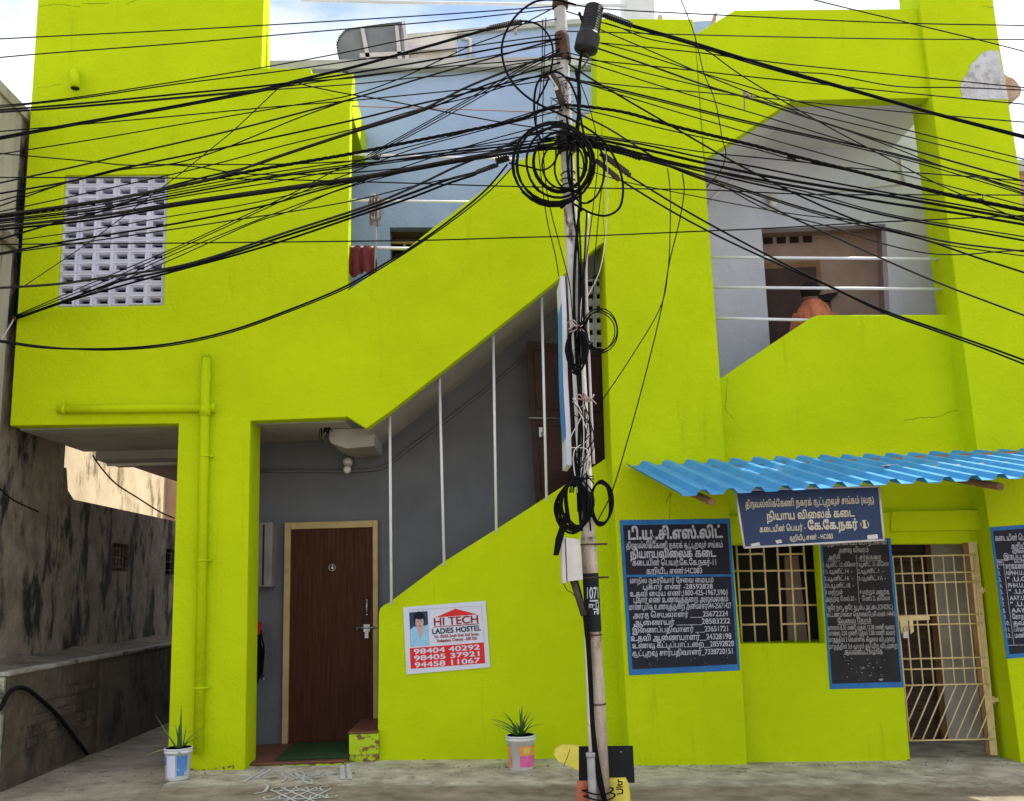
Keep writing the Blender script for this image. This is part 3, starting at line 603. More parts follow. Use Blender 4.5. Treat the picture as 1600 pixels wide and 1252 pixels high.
# curved sheet shelter
mb = MB(); yc = M-.05
prof = [(628,34),(600,37),(570,41),(548,44),(538,48),(530,57),(526,68),(528,82),(533,100)]
lo_ = [P(x, y, yc) for x, y in prof]; hi_ = [v+Vector((0, 1.1, .25)) for v in lo_]
cen = P(590, 100, yc)
for i in range(len(prof)-1):
    for k in range(6):
        a0, a1 = lo_[i].lerp(lo_[i+1], k/6), lo_[i].lerp(lo_[i+1], (k+1)/6); d = .012*(1 if k % 2 else -1)*(1 if i > 2 else .2)
        n0 = (a0-cen).normalized()*d
        mb.add([a0+n0, a1-n0, a1-n0+Vector((0, 1.0, .1)), a0+n0+Vector((0, 1.0, .1))], [(0, 1, 2, 3)])
mb.prism([P(x, y, yc+.02) for x, y in prof]+[P(628, 100, yc+.02)], (0, .03, 0))
sh = part(mb, 'curved_roof_sheet', K['sheetgrey'])
for q_ in ([(563,44),(569,44),(580,99),(573,99)], [(617,40),(622,40),(629,99),(622,99)], [(562,83),(640,80),(640,86),(562,90)], [(629,33),(633,32),(640,99),(634,99)]):
    part(MB().wall(q_, yc-.03, .045), 'frame_bar', K['framepink'], sh)
part(MB().wall([(536,99),(543,99),(543,114),(536,114)], yc, .3), 'bracket', K['signblue'], sh)
part(MB().wall([(977,-80),(1021.5,-80),(1023,30),(977.5,30)], 9.9, .45), 'roof_post', K['whitew'], bevel=.01)
part(MB().tube([P(470,0,9.9), P(640,4,9.9), P(978,9.5,9.9)], .02, 8), 'roof_pipe', K['whitew'])
part(MB().wall([(1080,34),(1114,32),(1114,60),(1080,60)], 9.2, .3), 'rear_parapet', K['blue'])
part(MB().wall([(1111,38),(1116,21),(1121,20.5),(1117,40)], 8.9, .08), 'roof_stub', K['brick']); part(MB().wall([(1029,23),(1035,23),(1035,30),(1029,30)], 8.6, .08), 'roof_stub', K['brick'])
part(MB().wall([(1415,16),(1437,-8),(1437,16)], 8.7, .1), 'rear_gable', K['roofgrey'])

# grime along the foot of the walls, loose grit
rg = random.Random(77)
def grime(px0, px1, ybase, Y, n):
    mb = MB()
    for k in range(n):
        u = rg.random(); x = px0[0]+(px1[0]-px0[0])*u; y = px0[1]+(px1[1]-px0[1])*u-abs(rg.gauss(0, 3)); w_ = rg.uniform(.6, 3.2); h_ = rg.uniform(.5, 2.6)
        poly(mb, [(x+math.cos(i*math.pi/3.5)*w_*rg.uniform(.6, 1.2), y+math.sin(i*math.pi/3.5)*h_*rg.uniform(.6, 1.2)) for i in range(7)], Y, 0, .0012+.0004*(k % 5))
    tag(part(mb, 'peeled_paint', K['grimec']), kind='stuff')
grime((590,1194), (985,1193), 0, B, 60); grime((986,1204), (1168,1203), 0, A, 40); grime((1172,1199), (1424,1193), 0, A+.10, 40); grime((264,1206), (382,1201), 0, A-.003, 25)
mb = MB()
for (x, y, w_, h_) in ((1132,1193,7,4),(1138,1186,2.4,3),(1128,1187,2,2.4),(1204,1196,4,3),(604,1188,3,6),(600,1176,2,4),(1162,1055,1.5,2.5),(1182,1107,1.4,2.4),(1184,1117,1.2,2),(1178,1142,1.6,2)):
    pass
mb = MB()
for k in range(900):
    x = rg.uniform(-4.2, 5); y = rg.choice((rg.uniform(6.6, 8.4), 8.32-abs(rg.gauss(0, .12)))); s_ = rg.choice((.004, .005, .006, .008, .014)); z = gz(x)+(.02 if y > 7.9 and x > -2.6 else .002)
    q = [Vector((x+math.cos(i*2.1+k)*s_, y+math.sin(i*2.1+k)*s_*rg.uniform(.6, 1), z)) for i in range(3)]+[Vector((x, y, z+s_*rg.uniform(.5, 1)))]
    mb.add(q, [(0, 1, 3), (1, 2, 3), (2, 0, 3), (2, 1, 0)])
tag(mb.build('grit', K['gritm']), 'scattered grit and small pebbles along the pavement and road', 'grit', kind='stuff')
# ------------------------------------------------------------------ awning over the shop
AF, AB = 6.78, A-.02
T = thing('awning', P(1300, 745, AB), 'bright blue corrugated metal awning on the wall over the shop window and gate', 'awning')
bl, fl_ = P(982, 728, AB), P(1068, 775, AF); pitch = .196; nr = 17
dv = Vector((1, 0, (P(1590, 708, AB)-bl).z/(P(1590, 708, AB)-bl).x)); fv = Vector((1, 0, (P(1599, 747, AF)-fl_).z/(P(1599, 747, AF)-fl_).x))
def sheet(k0, k1, name, lift):
    mb = MB(); pro = []
    for k in range(k0, k1):
        x = k*pitch; pro += [(x, 0), (x+.09, 0), (x+.122, .039), (x+.165, .039)]
    pro.append((k1*pitch, 0)); pro.append((k1*pitch+.085, 0))
    a = [bl+dv*(x+.06*0)+Vector((0, 0, h+lift)) for x, h in pro]; b = [fl_+fv*x+Vector((0, 0, h+lift)) for x, h in pro]; n = len(a)
    if k0 == 0:   # first flange stands up
        a.insert(0, a[0]+Vector((-.03, 0, .03))); b.insert(0, b[0]+Vector((-.03, 0, .03))); n += 1
    nn = Vector((0, 0, -.0025))
    mb.add(a+b+[v+nn for v in a]+[v+nn for v in b], [(i, i+1, n+i+1, n+i) for i in range(n-1)]+[(2*n+i, 3*n+i, 3*n+i+1, 2*n+i+1) for i in range(n-1)]+[(n+i, n+i+1, 3*n+i+1, 3*n+i) for i in range(n-1)]+[(0, n, 3*n, 2*n), (n-1, 2*n-1, 4*n-1, 3*n-1)])
    return part(mb, name, K['bluesheet'], T)
sheet(0, 5, 'roof_sheet', .0); sheet(5, 9, 'roof_sheet', .004); sheet(9, 13, 'roof_sheet', .0); sheet(13, 18, 'roof_sheet', .004)
for u in (.16, .50):
    mb = MB(); a0 = bl.lerp(fl_, u); a1 = a0+fv*3.6
    mb.tube([a0+fv*(.22)+Vector((0, 0, -.034)), a1+Vector((0, 0, -.034))], .03, 10); part(mb, 'purlin_pipe', K['brownpost'], T)
for k in (1.2, 12.0):
    c0 = bl+dv*(k*pitch)+Vector((0, .02, -.10)); c1 = bl.lerp(fl_, .93)+fv*(k*pitch)+Vector((0, 0, -.075))
    mb = MB(); mb.tube([c0, c1], .028, 10); ap = part(mb, 'support_pipe', K['brownpost'], T)
rr = random.Random(4)
mb = MB(); p = bl.lerp(fl_, .5)+dv*(9.6*pitch)+Vector((0, 0, .05)); 
for k in range(5): 
    q_ = p+Vector((rr.uniform(-.05, .05), rr.uniform(-.04, .04), -.01)); mb.box(q_, q_+Vector((.05, .03, .012)))
tag(mb.build('paper_scrap', K['chalk']), 'crumpled white scrap of paper lying on top of the blue awning', 'litter')

# ------------------------------------------------------------------ hanging shop sign
SY = 7.0
T = thing('shop_signboard', P(1270, 850, SY), 'navy blue shop signboard hanging under the front edge of the blue awning', 'sign')
sq = [(1149,766),(1373,760),(1381,843.8),(1163,856)]
mb = MB().wall(sq, SY, .02); part(mb, 'panel', K['signblue'], T)
mb = MB()
ps = [P(x, y, SY-.004) for x, y in sq]
for i in range(4): mb.tube([ps[i], ps[(i+1) % 4]], .008, 6)
part(mb, 'frame', K['boxw'], T)
zs_ = lambda x, y: (1140+x/4.638, 750+y/4.638)
mb = MB()
write(mb, 'திருவல்லிக்கேணி நகரக் கூட்டுறவுச் சங்கம் (வது)', zs_(115,202), zs_(1045,166), 10.5, SY, 0, .018)
write(mb, 'நியாய விலைக் கடை', zs_(270,292), zs_(905,264), 12, SY, 0, .03)
write(mb, 'கடையின் பெயர் -', zs_(218,380), zs_(550,362), 9, SY, 0, .02); write(mb, 'கே.கே.நகர்', zs_(568,362), zs_(930,348), 13, SY, 0, .035)
write(mb, 'குறியீடு எண் - HC083', zs_(435,440), zs_(748,424), 7.5, SY, 0, .02)
c = P(*zs_(977, 322), SY); N = 24; r_ = px2m(6.7, SY)
mb.add([c+Vector((0, -.004, 0))]+[c+Vector((math.cos(i*2*math.pi/N)*r_, -.004, math.sin(i*2*math.pi/N)*r_)) for i in range(N)], [(0, i+1, (i+1) % N+1) for i in range(N)])
write(mb, '11', zs_(955,340), zs_(1000,338), 8.5, SY, 1, .05, .006)
part(mb, 'lettering', [K['goldletter'], K['ink']], T)
for q_ in ([(995,402),(1070,394),(1075,425),(1000,432)], [(150,465),(215,452),(222,475),(160,482)], [(330,440),(372,432),(380,455),(340,462)]):
    mb = MB(); poly(mb, [zs_(*p) for p in q_], SY, 0, .003); part(mb, 'peeled_patch', K['boxw'], T)

# ------------------------------------------------------------------ painted boards
def board(name, quad, Y, bw, label, black):
    T = thing(name, P((quad[2][0]+quad[3][0])/2, quad[2][1], Y), label, 'notice board')
    part(MB().wall(quad, Y-.006, .006), 'border', K['border'], T)
    l, t, r, b = bw; q = [(quad[0][0]+l, quad[0][1]+t), (quad[1][0]-r, quad[1][1]+t), (quad[2][0]-r, quad[2][1]-b), (quad[3][0]+l, quad[3][1]-b)]
    part(MB().wall(q, Y-.009, .002), 'panel', K[black], T); return T
T = board('painted_board', [(968,813),(1140.5,810.5),(1156.5,1047.5),(983,1055.5)], A, (5.5, 8, 4.5, 9.5), 'black painted board with white lettering on the wall left of the barred window', 'board')
zb = lambda x, y: (960+x/4.814, 800+y/4.814)
mb = MB()
strip(mb, zb(85, 482), zb(885, 478), 3.6, A-.0105, 1, .002); BY = A-.0085
rows = [('டி.யூ.சி.எஸ்.லிட்',105,207,815,192,17,.045),('திருவல்லிக்கேணி நகரக் கூட்டுறவுச் சங்கம்',90,275,815,266,9,.02),('நியாயவிலைக் கடை',120,346,765,336,12,.04),('கடையின் பெயர்:கே.கே.நகர்-11',135,403,765,398,9,.022),('குறியீடு எண்:HC083',240,466,660,461,8.5,.022),
('மாநில நுகர்வோர் சேவை மையம்',118,536,745,529,8,.018),('புகார் எண் -28592828',215,584,740,577,7.6,.02),('உதவி மைய எண்:1800-425-1967,5901',118,636,850,622,8,.018),('புகார் எண் உணவுத்துறை அலுவலகம்',145,684,855,672,8.5,.018),('மாண்புமிகு உணவுத்துறை அமைச்சர்044-25671427',110,737,880,723,8.5,.016),
('அரசு செயலாளர் ____25672224',140,797,855,783,8,.018),('ஆணையர் _______28583222',145,853,870,838,8,.018),('இணைப்பதிவாளர் ___23651721',135,909,855,896,8,.018),('உதவி ஆணையாளர்__24328198',125,971,880,955,8.5,.018),('உணவு கட்டுப்பாட்டறை__28592828',135,1026,900,1008,8,.018),('கூட்டுறவு சார்பதிவாளர்_7338720151',135,1085,890,1066,8,.018)]
for s_, x0_, y0_, x1_, y1_, h_, bo in rows: write(mb, s_, zb(x0_, y0_), zb(x1_, y1_), h_, BY, 0, bo, .003)
rr = random.Random(2)
for k in range(22):
    x, y = rr.uniform(140, 880), rr.uniform(1095, 1160); s_ = rr.uniform(2, 7); poly(mb, [zb(x, y), zb(x+s_, y+rr.uniform(-3, 3)), zb(x+s_*.6, y+rr.uniform(2, 6))], BY, 0, .003)
part(mb, 'lettering', [K['letter'], K['border']], T)
T = board('painted_board', [(1281,842),(1391.5,841),(1412,1074),(1297,1077)], A+.10, (3.5, 2, 4, 8.5), 'worn black painted board between the barred window and the iron gate', 'board2')
zb = lambda x, y: (1270+x/5.0, 840+y/5.0); BY = A+.0915; mb = MB()
rows = [('அத்தியாவசியப் பொருட்களின்',80,62,580,52,8),('அளவு விவரம்',200,118,435,113,7.5),('அரிசி',120,172,212,170,7),('சர்க்கரை',365,172,535,170,7),('1. யூனிட் .12 கிலோ',80,230,335,226,6.5),('1யூனிட் .½ கிலோ',350,226,595,222,6.5),('1½.யூனிட்.14  -',82,283,310,279,6.5),('2.யூனிட்.1  -',352,280,555,276,6.5),('2.யூனிட்.16  -',90,338,315,334,6.5),('3.யூனிட்.1½ -',355,336,570,332,6.5),('2½.யூனிட்.18  -',92,393,320,389,6.5),('3 மற்றும்',95,444,230,442,6.5),('4 மற்றும் அதற்கு',365,441,597,438,6.5),('அதற்கு மேல்.20 -',100,498,340,494,7),('மேல் 2. கிலோ',385,494,605,490,7),('ஒரே நாடு ஒரே குடும்ப அட்டை(ONORC)',115,566,625,560,7.5),('கட்டணமில்லா தொலைபேசி எண்-14445',110,620,640,614,7),('வேலை நேரம்',195,671,455,664,7),('காலை 8.30 மணி முதல் 12.30 மணி வரை',115,723,640,716,7),('மாலை 3.00 மணி முதல் 7.00 மணி வரை',120,766,645,760,7),('மாதத்தில் 2 வெள்ளிக் கிழமை விடுமுறை',122,816,640,810,7),('மாதத்தில் 3,4 வாரம் ஞாயிறு விடுமுறை',125,870,660,862,7),('ஆய்வின்படி வழங்கு',245,908,545,902,6.5)]
for s_, x0_, y0_, x1_, y1_, h_ in rows: write(mb, s_, zb(x0_, y0_), zb(x1_, y1_), h_, BY, 0, .014, .003)
for a, b in (((112,186),(212,184)), ((357,184),(535,182)), ((192,680),(455,672)), ((240,914),(545,908)), ((338,140),(362,512))): strip(mb, zb(*a), zb(*b), .7, BY, 0, .003)
for k in range(34):
    x, y = rr.uniform(240, 560), rr.uniform(925, 1115); s_ = rr.uniform(3, 12); poly(mb, [zb(x, y), zb(x+s_, y+rr.uniform(-4, 4)), zb(x+s_*.7, y+rr.uniform(3, 9)), zb(x+1, y+rr.uniform(3, 7))], BY, 0, .003)
poly(mb, [zb(510,1108), zb(548,1100), zb(545,1112), zb(528,1120)], BY, 0, .0035); poly(mb, [zb(385,1010), zb(408,1018), zb(395,1026)], BY, 0, .0035)
part(mb, 'lettering', K['letter2'], T)
T = board('painted_board', [(1547,824),(1660,816),(1688,1020),(1573,1029.5)], A-.05, (5, 6, 4, 7), 'blue bordered painted board listing rows 1 to 12 right of the gate', 'board')
zb = lambda x, y: (1540+x/4.817, 800+y/4.817); BY = A-.0585; mb = MB()
rows = [('கடையின் பெயர்: கே.கே.நகர்',72,218,560,205,9),('குறியீடு எண்:HC083',195,282,540,273,9),('விலைப் பட்டியல்',200,312,500,304,5.5),('இருப்பு விவரம்',135,352,430,345,7),('எண்',86,388,128,386,5),('பொருள்',215,384,330,381,5)]
t12 = ['சர்க்கரை','NPHH.U.A','" .U.O','PHH.U.O','" .U.O','AAY.U.O','" .U.O','AAY.A','கோதுமை','துவரம்','பாமாயில்','மண்ணெ']
for k in range(12):
    x, y = 90+k*6.2, 430+k*47; rows.append((str(k+1)+'.', x, y, x+(16 if k < 9 else 34), y-.5, 6.5)); rows.append((t12[k], 150+k*6.4, y, 300+k*6.4, y-4, 7))
for s_, x0_, y0_, x1_, y1_, h_ in rows: write(mb, s_, zb(x0_, y0_), zb(x1_, y1_), h_, BY, 0, .018, .003)
for a, b in (((75,362),(600,350)), ((80,400),(600,388)), ((130,362),(212,1000)), ((165,1005),(640,990))): strip(mb, zb(*a), zb(*b), .7, BY, 0, .003)
part(mb, 'lettering', K['letter'], T)

# ------------------------------------------------------------------ hostel banner on the stair wall
T = thing('hostel_notice', P(700, 1050, B-.01), 'white red and blue flex notice fixed at a slight tilt on the green stair wall', 'sign')
FY = B-.012; zh = lambda x, y: (620+x/9.63, 930+y/9.63)
part(MB().wall([zh(95,185), zh(1335,85), zh(1405,1085), zh(145,1195)], FY, .01), 'sheet', K['paper'], T)
mb = MB()
poly(mb, [zh(185,262), zh(462,240), zh(490,756), zh(210,777)], FY, 4, .0015)
poly(mb, [zh(200,520), zh(262,470), zh(300,480), zh(355,640), zh(400,470), zh(470,440), zh(490,756), zh(215,776)], FY, 5, .0022)
poly(mb, [zh(300,470), zh(405,455), zh(400,560), zh(350,660), zh(318,540)], FY, 6, .0026)
def oval(cx, cy, rx, ry, mi, off): poly(mb, [zh(cx+math.cos(i*math.pi/9)*rx, cy+math.sin(i*math.pi/9)*ry) for i in range(18)], FY, mi, off)
oval(335, 350, 88, 105, 3, .003); oval(342, 405, 62, 100, 6, .0036); oval(345, 320, 75, 48, 3, .0042); oval(318, 395, 12, 7, 3, .0046); oval(368, 390, 12, 7, 3, .0046); oval(347, 468, 18, 7, 2, .0046); oval(343, 430, 7, 5, 2, .0046)
poly(mb, [zh(580,337), zh(880,205), zh(1215,290)], FY, 1, .002)
write(mb, 'HI TECH', zh(560,460), zh(1228,414), 11.5, FY, 2, .025, .002)
for x, w_ in ((560,120), (672,44), (790,90), (905,80), (1135,95)): pass
strip(mb, zh(552,482), zh(1240,432), 1.2, FY, 2, .002)
write(mb, 'LADIES HOSTEL', zh(535,588), zh(1268,530), 7.8, FY, 3, .035, .002)
write(mb, 'No 105/64, South Sivan Koil Street,', zh(570,650), zh(1240,604), 4.6, FY, 2, .03, .002); write(mb, 'Vadapalani, Chennai - 600 026.', zh(600,712), zh(1215,668), 4.6, FY, 2, .03, .002)
poly(mb, [zh(195,800), zh(1310,712), zh(1330,1025), zh(210,1110)], FY, 1, .0015)
for s_, a, b in (('98404 40292',(258,888),(1252,815)), ('98405 37921',(262,988),(1245,914)), ('94458 11067',(270,1090),(1255,1014))): write(mb, s_, zh(*a), zh(*b), 7.4, FY, 0, .022, .003)
for a, b in (((165,225),(1275,165)), ((1275,165),(1318,720))): strip(mb, zh(*a), zh(*b), .25, FY, 3, .0012)
part(mb, 'print', [K['paper'], K['red'], K['darkred'], K['ink'], K['navy'], K['skyprint'], K['skinprint']], T)

# ------------------------------------------------------------------ neighbours on the left and right, alley
NX = -4.16
T = thing('neighbour_house', (NX-2.5, 8.7, gz(-4)), 'tall neighbouring house with black rain stained side wall along the alley', 'house')
def YX(x, X_): return P(x, 800, 1).x and (X_/(P(x, 800, 1).x))   # depth where the plane X is met at pixel column x
yend = 9.62; nh = PX(0, 148, NX).z
mb = MB().box((NX-6, 7.55, -.3), (NX, yend, nh)); part(mb, 'side_wall', K['stain'], T, bevel=.02)
mb = MB().box((NX-6.05, 7.5, nh), (NX+.03, yend+.03, nh+.10)); part(mb, 'roof_coping', K['stain2'], T)
mb = MB().box((NX-.01, 7.55, PX(5, 700, NX).z), (NX+.004, 8.285, nh-.002)); part(mb, 'lighter_plaster', K['stain2'], T)
zz = PX(10, 352, NX).z; z2 = PX(28, 398, NX).z
mb = MB(); mb.prism([(NX+.005, 7.6, z2), (NX+.005, 8.27, z2), (NX+.06, 8.27, z2), (NX+.06, 7.6, z2)], (0, 0, .10)); part(mb, 'window_ledge', K['stain'], T)
mb = MB().box((NX+.001, 7.6, z2-.9), (NX+.012, 8.05, z2-.005)); part(mb, 'side_window', K['pink'], T)
T = thing('alley_wall', (NX-.1, 11, gz(-4)), 'lower black stained boundary wall with two small barred vents deep in the alley', 'wall')
mb = MB(); zt_ = PX(220, 803, NX).z
def vent(x0, y0, x1, y1):
    a, b = PX(x0, y0, NX), PX(x1, y1, NX); return a, b
v1 = vent(176, 848, 200, 893); v2 = vent(260, 857, 273, 898)
mb.prism([(NX-.001, yend+.04, gz(-4)-.2), (NX-.001, 17, gz(-4)-.2), (NX-.001, 17, zt_), (NX-.001, yend+.25, zt_), (NX-.001, yend+.1, zt_+.08), (NX-.001, yend+.04, zt_+.3)], (-.22, 0, 0), 0,
    [[(NX-.001, a.y, b.z), (NX-.001, b.y, b.z), (NX-.001, b.y, a.z), (NX-.001, a.y, a.z)] for a, b in (v1, v2)])
part(mb, 'wall_body', K['stain'], T)
for a, b in (v1, v2):
    mb = MB()
    for k in range(5): y = a.y+(b.y-a.y)*(k+.5)/5; mb.tube([(NX-.05, y, b.z), (NX-.05, y, a.z)], .014, 6)
    for k in range(3): z = b.z+(a.z-b.z)*(k+.5)/3; mb.tube([(NX-.05, a.y, z), (NX-.05, b.y, z)], .012, 6)
    g_ = part(mb, 'vent_bars', K['stain'], T); part(MB().box((NX-.235, a.y-.02, b.z-.02), (NX-.225, b.y+.02, a.z+.02)), 'backing', K['dark'], g_)
LX = -3.62; zl = PX(0, 1050, LX).z
T = thing('low_brick_wall', (LX-.2, 9.5, gz(-4)), 'low crumbling brick wall along the foot of the stained alley wall', 'wall')
yl = 7.62
mb = MB().box((LX-.25, yl, -.2), (LX, 15, zl-.04)); part(mb, 'wall_body', K['lowwall'], T)
mb = MB().box((LX-.10, yl-.02, zl-.045), (LX+.012, 15, zl-.01)); part(mb, 'coping', K['dullcope'], T, bevel=.012)
mb = MB(); rq = random.Random(18); n_ = 40; fr = []; bk = []
for k in range(n_+1):
    y = yl+.01+(15-yl)*k/n_; fr.append((LX-.095, y, zl-.03+rq.uniform(-.012, .004))); bk.append((NX-.01, y, zl+.02+rq.uniform(-.01, .035)))
mb.add(fr+bk+[(v[0], v[1], zl-.3) for v in fr], [(k, k+1, n_+2+k, n_+1+k) for k in range(n_)]+[(k, k+1, 2*n_+3+k, 2*n_+2+k) for k in range(n_)]); part(mb, 'rubble_top', K['basewall'], T)
mb = MB(); rb = random.Random(8)
for r in range(6):
    for k in range(8):
        if rb.random() < .2 or (r > 4 and k < 3): continue
        y = 7.95+k*.215+(.1 if r % 2 else 0)+rb.uniform(-.01, .01); z = zl-.62+r*.082
        y1 = y+.195+rb.uniform(-.03, .01); d = rb.uniform(.004, .02)
        mb.box((LX-.01, y, z), (LX+d, y1, z+.065))
part(mb, 'exposed_brick', K['lowwall'], T, bevel=.008)
mb = MB().box((LX+.003, 9.35, gz(-3.6)), (LX+.03, 14.9, zl-.08)); part(mb, 'render_coat', K['lowwall'], T)
mb = MB().box((LX-.24, yl-.035, -.2), (LX-.02, yl-.005, zl-.05)); part(mb, 'end_face', K['mossy'], T)
CX = -6.4
T = thing('cream_house', (CX-2, 18, 0), 'sunlit cream house with brown mould patches at the far end of the alley', 'house')
z_t = PX(200, 727, CX).z
mb = MB().box((CX-3, 14.2, -.3), (CX, 19.5, z_t+.02)); part(mb, 'wall', K['cream'], T); mb = MB().box((CX-3, 19.5, -.3), (CX+.25, 26, z_t+.6)); part(mb, 'side_wing', K['peach'], T)
T = thing('rear_canopy', (-3.2, 11.2, 2.9), 'dark sloping slab jutting over the alley behind the green gallery', 'canopy')
mb = MB(); mb.box((P(150,705,9.86).x, 9.86, P(220,717,9.86).z), (-2.3, 10.5, P(220,700,9.86).z)); part(mb, 'beam', K['soffit'], T)
mb = MB(); mb.prism([P(178, 716, 10.6), P(300, 690, 10.6), P(300, 762, 10.6), P(278, 752, 10.6), P(206, 729.5, 10.6)], (0, .8, 0)); part(mb, 'slab', K['pink'], T)
mb = MB(); mb.tube([P(168, 724, 10.2), P(290, 722, 10.2)], .035, 10); part(mb, 'pipe', K['offw'], T)
T = thing('peach_house', (7.5, 8.95, 0), 'peach painted house peeping out beyond the right edge of the green column', 'house')
hz_ = P(1597, 258, 8.95).z
mb = MB().box((4.93, 8.95, -.2), (12, 15, hz_-.1)); part(mb, 'wall', K['peach'], T); mb = MB().box((4.85, 8.87, hz_-.1), (12, 15, hz_+.02)); part(mb, 'roof_edge', K['roofgrey'], T)

# ------------------------------------------------------------------ doormat, laundry, mop, rangoli, buckets
mf = P(515, 1143, M).z
mq = [P(432,1174,PF+.12), P(546,1171,PF+.12)]
mb = MB(); mb.box((mq[0].x, PF+.06, fl+.001), (mq[1].x, M-.16, fl+.022)); tag(mb.build('doormat', K['mat'], None, .006), 'dark green coir doormat on the red floor before the brown door', 'doormat')
rail_y = A+.075
mb = MB(); N = 26; top_a, top_b = P(546.5, 386.2, rail_y), P(588, 387, rail_y)
for side, yo, ln in ((0, -.02, .31), (1, .02, .26)):
    rows_ = 10; vs = []
    for j in range(rows_+1):
        for i in range(N+1):
            u = i/N; p = top_a.lerp(top_b, u); w_ = (math.sin(u*17+side)*.024+math.sin(u*31)*.010+math.sin(u*7)*.01)*(.3+.7*j/rows_)
            lnu = ln*(.92+.08*math.sin(u*9)); vs.append(p+Vector((math.sin(j*.7+u*3)*.004, yo*(1 if j else .3)+w_*(1 if side == 0 else -1)-(.004 if j else 0), .016-(lnu*j/rows_ if j else 0))))
    mb.add(vs, [(j*(N+1)+i, j*(N+1)+i+1, (j+1)*(N+1)+i+1, (j+1)*(N+1)+i) for j in range(rows_) for i in range(N)], 0, True)
tag(mb.build('maroon_cloth', K['maroon']), 'maroon cloth draped over the lowest white rail beside the green wall', 'cloth')
T = thing('mop', P(585, 425, rail_y-.03), 'string mop hung head up against the white rails of the upper opening', 'mop')
mb = MB(); mb.tube([P(586,312,rail_y-.03), P(587.5,360,rail_y-.03), P(586,430,rail_y-.03)], .009, 8); part(mb, 'handle', K['pvcg'], T)
mb = MB(); rm = random.Random(12); hc = P(586, 306, rail_y-.05)
for k in range(120):
    a = rm.uniform(0, 2*math.pi); R_ = rm.uniform(.02, .075); ln = rm.uniform(.17, .30)
    tp = hc+Vector((math.cos(a)*.03, math.sin(a)*.025, rm.uniform(0, .015))); md = hc+Vector((math.cos(a)*R_*.95, math.sin(a)*R_*.6, -ln*.25)); en = hc+Vector((math.cos(a)*R_*rm.uniform(.6, 1), math.sin(a)*R_*.6, -ln))
    mb.tube(smoothpts([tp, md, md.lerp(en, .6)+Vector((rm.uniform(-.01, .01), 0, 0)), en], 3), .0035, 4)
part(mb, 'yarn_head', K['mop'], T)
T = thing('hanging_bundle', P(407, 1070, M-.08), 'small red and dark bundle hanging on the grey wall under the meter box', 'bundle')
mb = MB(); mb.box(P(398,972,M-.12), P(406,992,M-.12)+Vector((0,.08,0))); part(mb, 'red_holder', K['redthing'], T, .01)
mb = MB(); rm = random.Random(21)
for k in range(16):
    c0 = P(402+rm.uniform(-5, 6), 985, M-.09); c1 = P(400+rm.uniform(-4, 15), rm.uniform(1005, 1025), M-.09+rm.uniform(-.04, .04)); c2 = P(400+rm.uniform(-4, 12), rm.uniform(1040, 1068), M-.09+rm.uniform(-.03, .03)); mb.tube(smoothpts([c0, c1, c2], 4), .006, 5)
part(mb, 'dark_cords', K['cable'], T); c = P(412, 1064, M-.1); part(MB().tube([c, c+Vector((0, 0, .03))], .012, 10), 'metal_tip', K['steel'], T)

def ribbon(mb, pts, w):
    pts = [G(x, y, .0245) for x, y in pts]
    for a, b in zip(pts[:-1], pts[1:]):
        t = (b-a)
        if t.length < 1e-5: continue
        n = Vector((-t.y, t.x, 0)).normalized()*w*.40; e = t.normalized()*w*.35; z = Vector((0, 0, random.uniform(0, .0012)))
        mb.add([a-n-e+z, b-n+e+z, b+n+e+z, a+n-e+z], [(0, 1, 2, 3)])
def spx(pts, sub=6): return [(v.x, v.y) for v in smoothpts([(x, y, 0) for x, y in pts], sub)]
T = thing('rangoli', G(470, 1225), 'white rice flour rangoli of stars and loops drawn on the pavement before the door', 'rangoli')
mb = MB()
for o in ((0, 0),):
    for q_ in ([(424,1249),(468,1233),(512,1247),(424,1249)], [(428,1236),(512,1235),(470,1256),(428,1236)], [(420,1256),(520,1252)], [(440,1231),(500,1256)], [(495,1230),(434,1257)]): ribbon(mb, q_, .022)
for cx, cy in ((420,1247),(432,1234),(452,1232),(470,1230),(488,1232),(508,1232),(518,1243),(444,1246),(492,1245),(468,1246)):
    ribbon(mb, [(cx+math.cos(t*.5)*8, cy+math.sin(t*.5)*3.2) for t in range(11)], .016)
part(mb, 'large_star', K['chalk'], T)
mb = MB()
for q_ in ([(440,1222),(452,1212),(470,1212),(492,1216),(512,1208)], [(452,1220),(470,1216),(488,1220),(486,1225),(474,1221)], [(455,1207),(470,1211),(490,1206)], [(448,1214),(440,1210),(450,1208),(460,1214),(480,1219)], [(486,1212),(500,1214),(512,1212),(505,1208),(495,1212)], [(462,1206),(466,1213),(478,1215),(484,1210)], [(470,1206),(476,1210),(473,1218),(482,1225)]): ribbon(mb, spx(q_), .02)
part(mb, 'small_flower', K['chalk'], T)
mb = MB(); ribbon(mb, [(534,1193),(536,1217)], .045); ribbon(mb, [(544,1193),(547,1217)], .045); part(mb, 'double_stroke', K['chalk'], T)
mb = MB(); ribbon(mb, [(424,1202),(398,1216)], .04); ribbon(mb, [(414,1202),(380,1222)], .03); part(mb, 'slanted_stroke', K['chalk'], T)
mb = MB(); ribbon(mb, spx([(412,1226),(418,1228),(414,1236),(400,1240)]), .03); part(mb, 'curl', K['chalk'], T); mb = MB(); ribbon(mb, [(572,1196),(584,1207)], .02); part(mb, 'short_stroke', K['chalk'], T)

